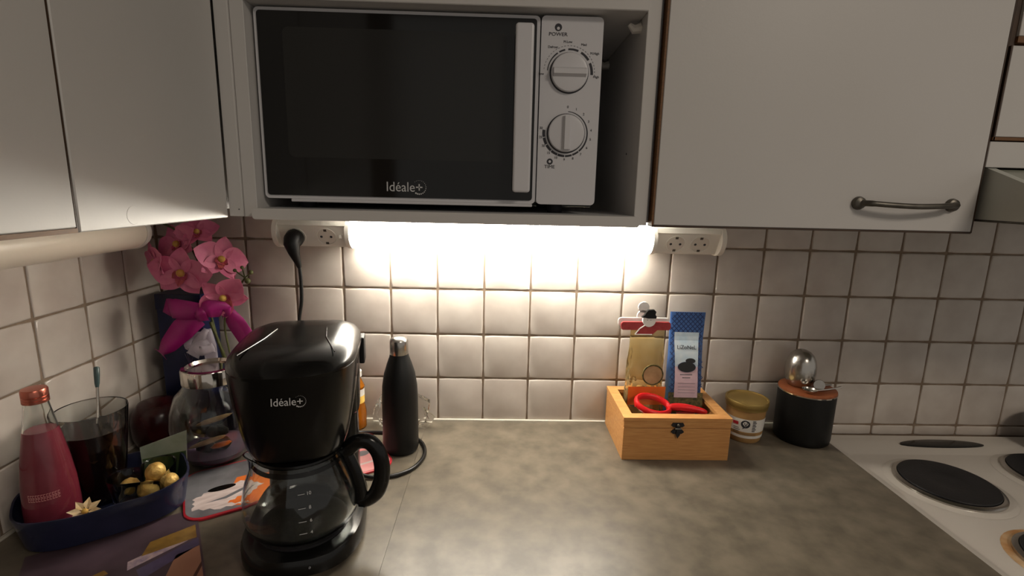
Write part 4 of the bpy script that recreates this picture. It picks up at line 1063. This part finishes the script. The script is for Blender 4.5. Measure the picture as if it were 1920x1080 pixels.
obj('foot_ring', lathe(B(), [(0.031, 0.0), (0.0345, 0.0004), (0.0345, 0.003)], 32, (0, 0, 0.0), False, False), 'black_gloss', rb, True)

nb = thing('gift_box', 'tall dark navy gift box standing in the corner behind the orchid', 'box', (-0.506, -0.040, 0.0), 0.0)
obj('carton', box(B(), -0.044, 0.044, -0.030, 0.030, 0.0, 0.278, 0.0015), 'navy', nb)
obj('lid', box(B(), -0.0455, 0.0455, -0.0315, 0.0315, 0.262, 0.294, 0.0015), 'navy', nb)
bm = B()
for k in range(5):
    a = -0.6+0.3*k
    tube(bm, [(0.012, -0.0304, 0.145), (0.012+0.016*math.sin(a), -0.0304, 0.160+0.014*math.cos(a))], 0.0008, 5)
obj('leaf_print', bm, 'mag_violet', nb)

orc = thing('orchid', 'pink orchid in a dark pot with magenta and white ribbons in the corner', 'plant', (-0.405, -0.070, 0.0))
OX, OY = -0.405, -0.070
def L_(x, y, z): return Vector((x-OX, y-OY, z))
obj('pot', lathe(B(), [(0.028, 0), (0.030, 0.002), (0.035, 0.09), (0.0355, 0.095), (0.033, 0.095), (0.031, 0.085), (0.004, 0.083)], 32, (0, 0.018, 0)), 'navy', orc, True)
for (x, y, z, dx, dy, dz) in ((-0.405, -0.068, 0.09, -0.085, -0.030, 0.06), (-0.400, -0.06, 0.09, 0.07, 0.01, 0.05), (-0.41, -0.075, 0.09, -0.05, -0.045, 0.045)):
    bm = B(); Lv = []; n = 8
    for i in range(n+1):
        t = i/n; c = L_(x+dx*t, y+dy*t, z+dz*math.sin(t*2.2)*0.9)
        wv = 0.019*math.sin(PI*min(1, 0.12+0.88*t))**0.7+0.001
        side = Vector((-dy, dx, 0)).normalized()*wv
        Lv.append((bm.verts.new(c-side+Vector((0, 0, 0.004))), bm.verts.new(c), bm.verts.new(c+side+Vector((0, 0, 0.004)))))
    for a, b in zip(Lv, Lv[1:]):
        bm.faces.new((a[0], a[1], b[1], b[0])); bm.faces.new((a[1], a[2], b[2], b[1]))
    obj('leaf', bm, 'leaf', orc, True)
obj('stake', tube(B(), [L_(-0.402, -0.072, 0.08), L_(-0.416, -0.080, 0.16), L_(-0.432, -0.094, 0.245)], 0.0030, 8), 'stem', orc, True)
obj('flower_stem', tube(B(), spline([L_(-0.405, -0.07, 0.08), L_(-0.425, -0.085, 0.2), L_(-0.437, -0.092, 0.30), L_(-0.447, -0.09, 0.365), L_(-0.475, -0.088, 0.415), L_(-0.505, -0.090, 0.435)], 6), 0.0022, 8), 'stem', orc, True)
obj('flower_stem', tube(B(), spline([L_(-0.40, -0.07, 0.08), L_(-0.405, -0.085, 0.18), L_(-0.402, -0.098, 0.25), L_(-0.375, -0.102, 0.305), L_(-0.354, -0.103, 0.336)], 6), 0.0018, 8), 'stem', orc, True)
for i, (x, y, z, r) in enumerate(((-0.349, -0.104, 0.330, 0.0055), (-0.342, -0.103, 0.347, 0.0045), (-0.358, -0.103, 0.356, 0.0035), (-0.372, -0.103, 0.350, 0.0035))):
    bm = B(); bmesh.ops.create_uvsphere(bm, u_segments=10, v_segments=8, radius=r, matrix=Matrix.Translation(L_(x, y, z)))
    tube(bm, [L_(-0.354, -0.103, 0.336), L_(x, y, z)], 0.0013, 6)
    obj('bud', bm, 'stem', orc, True)
def petal_mesh(Ln, W, cup, m_, fr, a, par):
    """one petal as a curved closed sheet in the frame fr (columns right, up, out), pointing at angle a"""
    bm = B(); n = 8; k = 5; top = []; bot = []
    for i in range(n+1):
        t = i/n; wd = W*math.sin(PI*(0.08+0.92*t)**0.9)**0.75 if t < 1 else 0.0006
        wd = max(wd, 0.0008)
        ra, rb_ = [], []
        for j in range(k):
            s = -1+2*j/(k-1)
            u = Ln*t; v = wd*s
            h = cup*(t*t*0.7-0.2*t)*Ln + 0.22*wd*s*s + 0.0012*math.sin(9*t+4*s)
            p = Vector((u*math.cos(a)-v*math.sin(a), u*math.sin(a)+v*math.cos(a), h))
            ra.append(bm.verts.new(fr @ p)); rb_.append(bm.verts.new(fr @ (p-Vector((0, 0, 0.0007)))))
        top.append(ra); bot.append(rb_)
    for i in range(n):
        for j in range(k-1):
            bm.faces.new((top[i][j], top[i+1][j], top[i+1][j+1], top[i][j+1]))
            bm.faces.new((bot[i][j], bot[i][j+1], bot[i+1][j+1], bot[i+1][j]))
    for i in range(n):
        bm.faces.new((top[i][0], bot[i][0], bot[i+1][0], top[i+1][0])); bm.faces.new((top[i][-1], top[i+1][-1], bot[i+1][-1], bot[i][-1]))
    return obj('petal', bm, m_, par, True)
def orchid_flower(c, face, size, roll=0.0):
    out = Vector(face).normalized(); up = Vector((0, 0, 1)); r = up.cross(out).normalized(); u = out.cross(r)
    if roll:
        q = Matrix.Rotation(roll, 3, out); r = q @ r; u = q @ u
    base = L_(*c)
    fr = Matrix(((r.x, u.x, out.x, base.x), (r.y, u.y, out.y, base.y), (r.z, u.z, out.z, base.z), (0, 0, 0, 1)))
    bm = B(); bmesh.ops.create_uvsphere(bm, u_segments=10, v_segments=8, radius=0.006*size/0.045, matrix=fr @ Matrix.Translation((0, 0, 0.002)))
    fw_ = obj('flower', bm, 'yellow', orc, True)
    for a, Ln, W in ((0.12, 1.0, 0.50), (PI-0.12, 1.0, 0.50), (PI/2, 0.88, 0.34), (-PI/2+0.75, 0.86, 0.32), (-PI/2-0.75, 0.86, 0.32)):
        petal_mesh(Ln*size, W*size, 0.10, 'petal', fr, a, fw_)
    for a, Ln in ((-PI/2, 0.42), (-PI/2+0.9, 0.28), (-PI/2-0.9, 0.28)):
        petal_mesh(Ln*size, 0.15*size, 0.9, 'petal_dark', fr, a, fw_)
    return fw_
for c, f_, s_, rl in (((-0.468, -0.112, 0.345), (0.10, -1, -0.10), 0.057, -0.15), ((-0.390, -0.118, 0.300), (0.30, -1, -0.30), 0.050, 0.75), ((-0.518, -0.104, 0.364), (-0.75, -0.9, -0.1), 0.046, 0.3),
                      ((-0.482, -0.092, 0.397), (-0.35, -1, 0.25), 0.049, 0.6), ((-0.447, -0.085, 0.420), (0.2, -0.8, 0.6), 0.040, 0.2), ((-0.408, -0.082, 0.368), (0.85, -0.6, 0.2), 0.052, -0.35)):
    orchid_flower(c, f_, s_, rl)
def ribbon(name, pts, wds, m_, normal=(0, -1, 0)):
    bm = B(); a_, b_ = [], []
    P = spline(pts, 5); n = len(P)
    W = [wds[0]+(wds[-1]-wds[0])*i/(n-1) if len(wds) == 2 else wds[min(int(i/(n-1)*(len(wds)-1)), len(wds)-2)]*(1-(i/(n-1)*(len(wds)-1)) % 1)+wds[min(int(i/(n-1)*(len(wds)-1))+1, len(wds)-1)]*((i/(n-1)*(len(wds)-1)) % 1) for i in range(n)]
    nrm_ = Vector(normal)
    rows_ = []
    for i, p in enumerate(P):
        t = (P[min(i+1, n-1)]-P[max(i-1, 0)]).normalized(); s = t.cross(nrm_).normalized()
        rows_.append([bm.verts.new(p-s*W[i]), bm.verts.new(p+nrm_*0.0025*math.sin(i*0.7)), bm.verts.new(p+s*W[i])])
    for a, b in zip(rows_, rows_[1:]):
        bm.faces.new((a[0], a[1], b[1], b[0])); bm.faces.new((a[1], a[2], b[2], b[1]))
    o = obj(name, bm, m_, orc, True)
    md = o.modifiers.new('thick', 'SOLIDIFY'); md.thickness = 0.0006
    return o
ribbon('ribbon_tail', [L_(-0.440, -0.120, 0.262), L_(-0.468, -0.124, 0.238), L_(-0.500, -0.122, 0.205), L_(-0.520, -0.118, 0.186)], (0.019, 0.022, 0.016, 0.003), 'ribbon')
ribbon('ribbon_loop', [L_(-0.425, -0.122, 0.270), L_(-0.450, -0.128, 0.276), L_(-0.487, -0.122, 0.278), L_(-0.489, -0.108, 0.276), L_(-0.45, -0.104, 0.272), L_(-0.425, -0.11, 0.270)], (0.012, 0.018, 0.019, 0.018, 0.014, 0.010), 'ribbon')
ribbon('ribbon_loop', [L_(-0.430, -0.124, 0.270), L_(-0.412, -0.130, 0.280), L_(-0.390, -0.118, 0.276), L_(-0.405, -0.108, 0.268)], (0.010, 0.017, 0.015, 0.009), 'ribbon')
ribbon('ribbon_tail', [L_(-0.400, -0.100, 0.280), L_(-0.382, -0.096, 0.245), L_(-0.362, -0.092, 0.205), L_(-0.355, -0.09, 0.19)], (0.008, 0.018, 0.018, 0.014), 'ribbon')
ribbon('ribbon_knot', [L_(-0.436, -0.126, 0.280), L_(-0.428, -0.132, 0.269), L_(-0.426, -0.126, 0.256)], (0.009, 0.011, 0.009), 'ribbon')
ribbon('organza_tail', [L_(-0.430, -0.112, 0.236), L_(-0.442, -0.118, 0.21), L_(-0.456, -0.122, 0.185)], (0.005, 0.013, 0.011), 'organza')
ribbon('organza_tail', [L_(-0.428, -0.110, 0.236), L_(-0.424, -0.118, 0.205), L_(-0.420, -0.122, 0.172)], (0.005, 0.013, 0.012), 'organza')
ribbon('organza_loop', [L_(-0.432, -0.106, 0.225), L_(-0.462, -0.110, 0.220), L_(-0.468, -0.114, 0.200), L_(-0.445, -0.112, 0.196)], (0.004, 0.007, 0.007, 0.004), 'organza')
ribbon('organza_loop', [L_(-0.424, -0.116, 0.212), L_(-0.442, -0.122, 0.204), L_(-0.436, -0.126, 0.196), L_(-0.414, -0.122, 0.202)], (0.006, 0.010, 0.010, 0.006), 'organza')
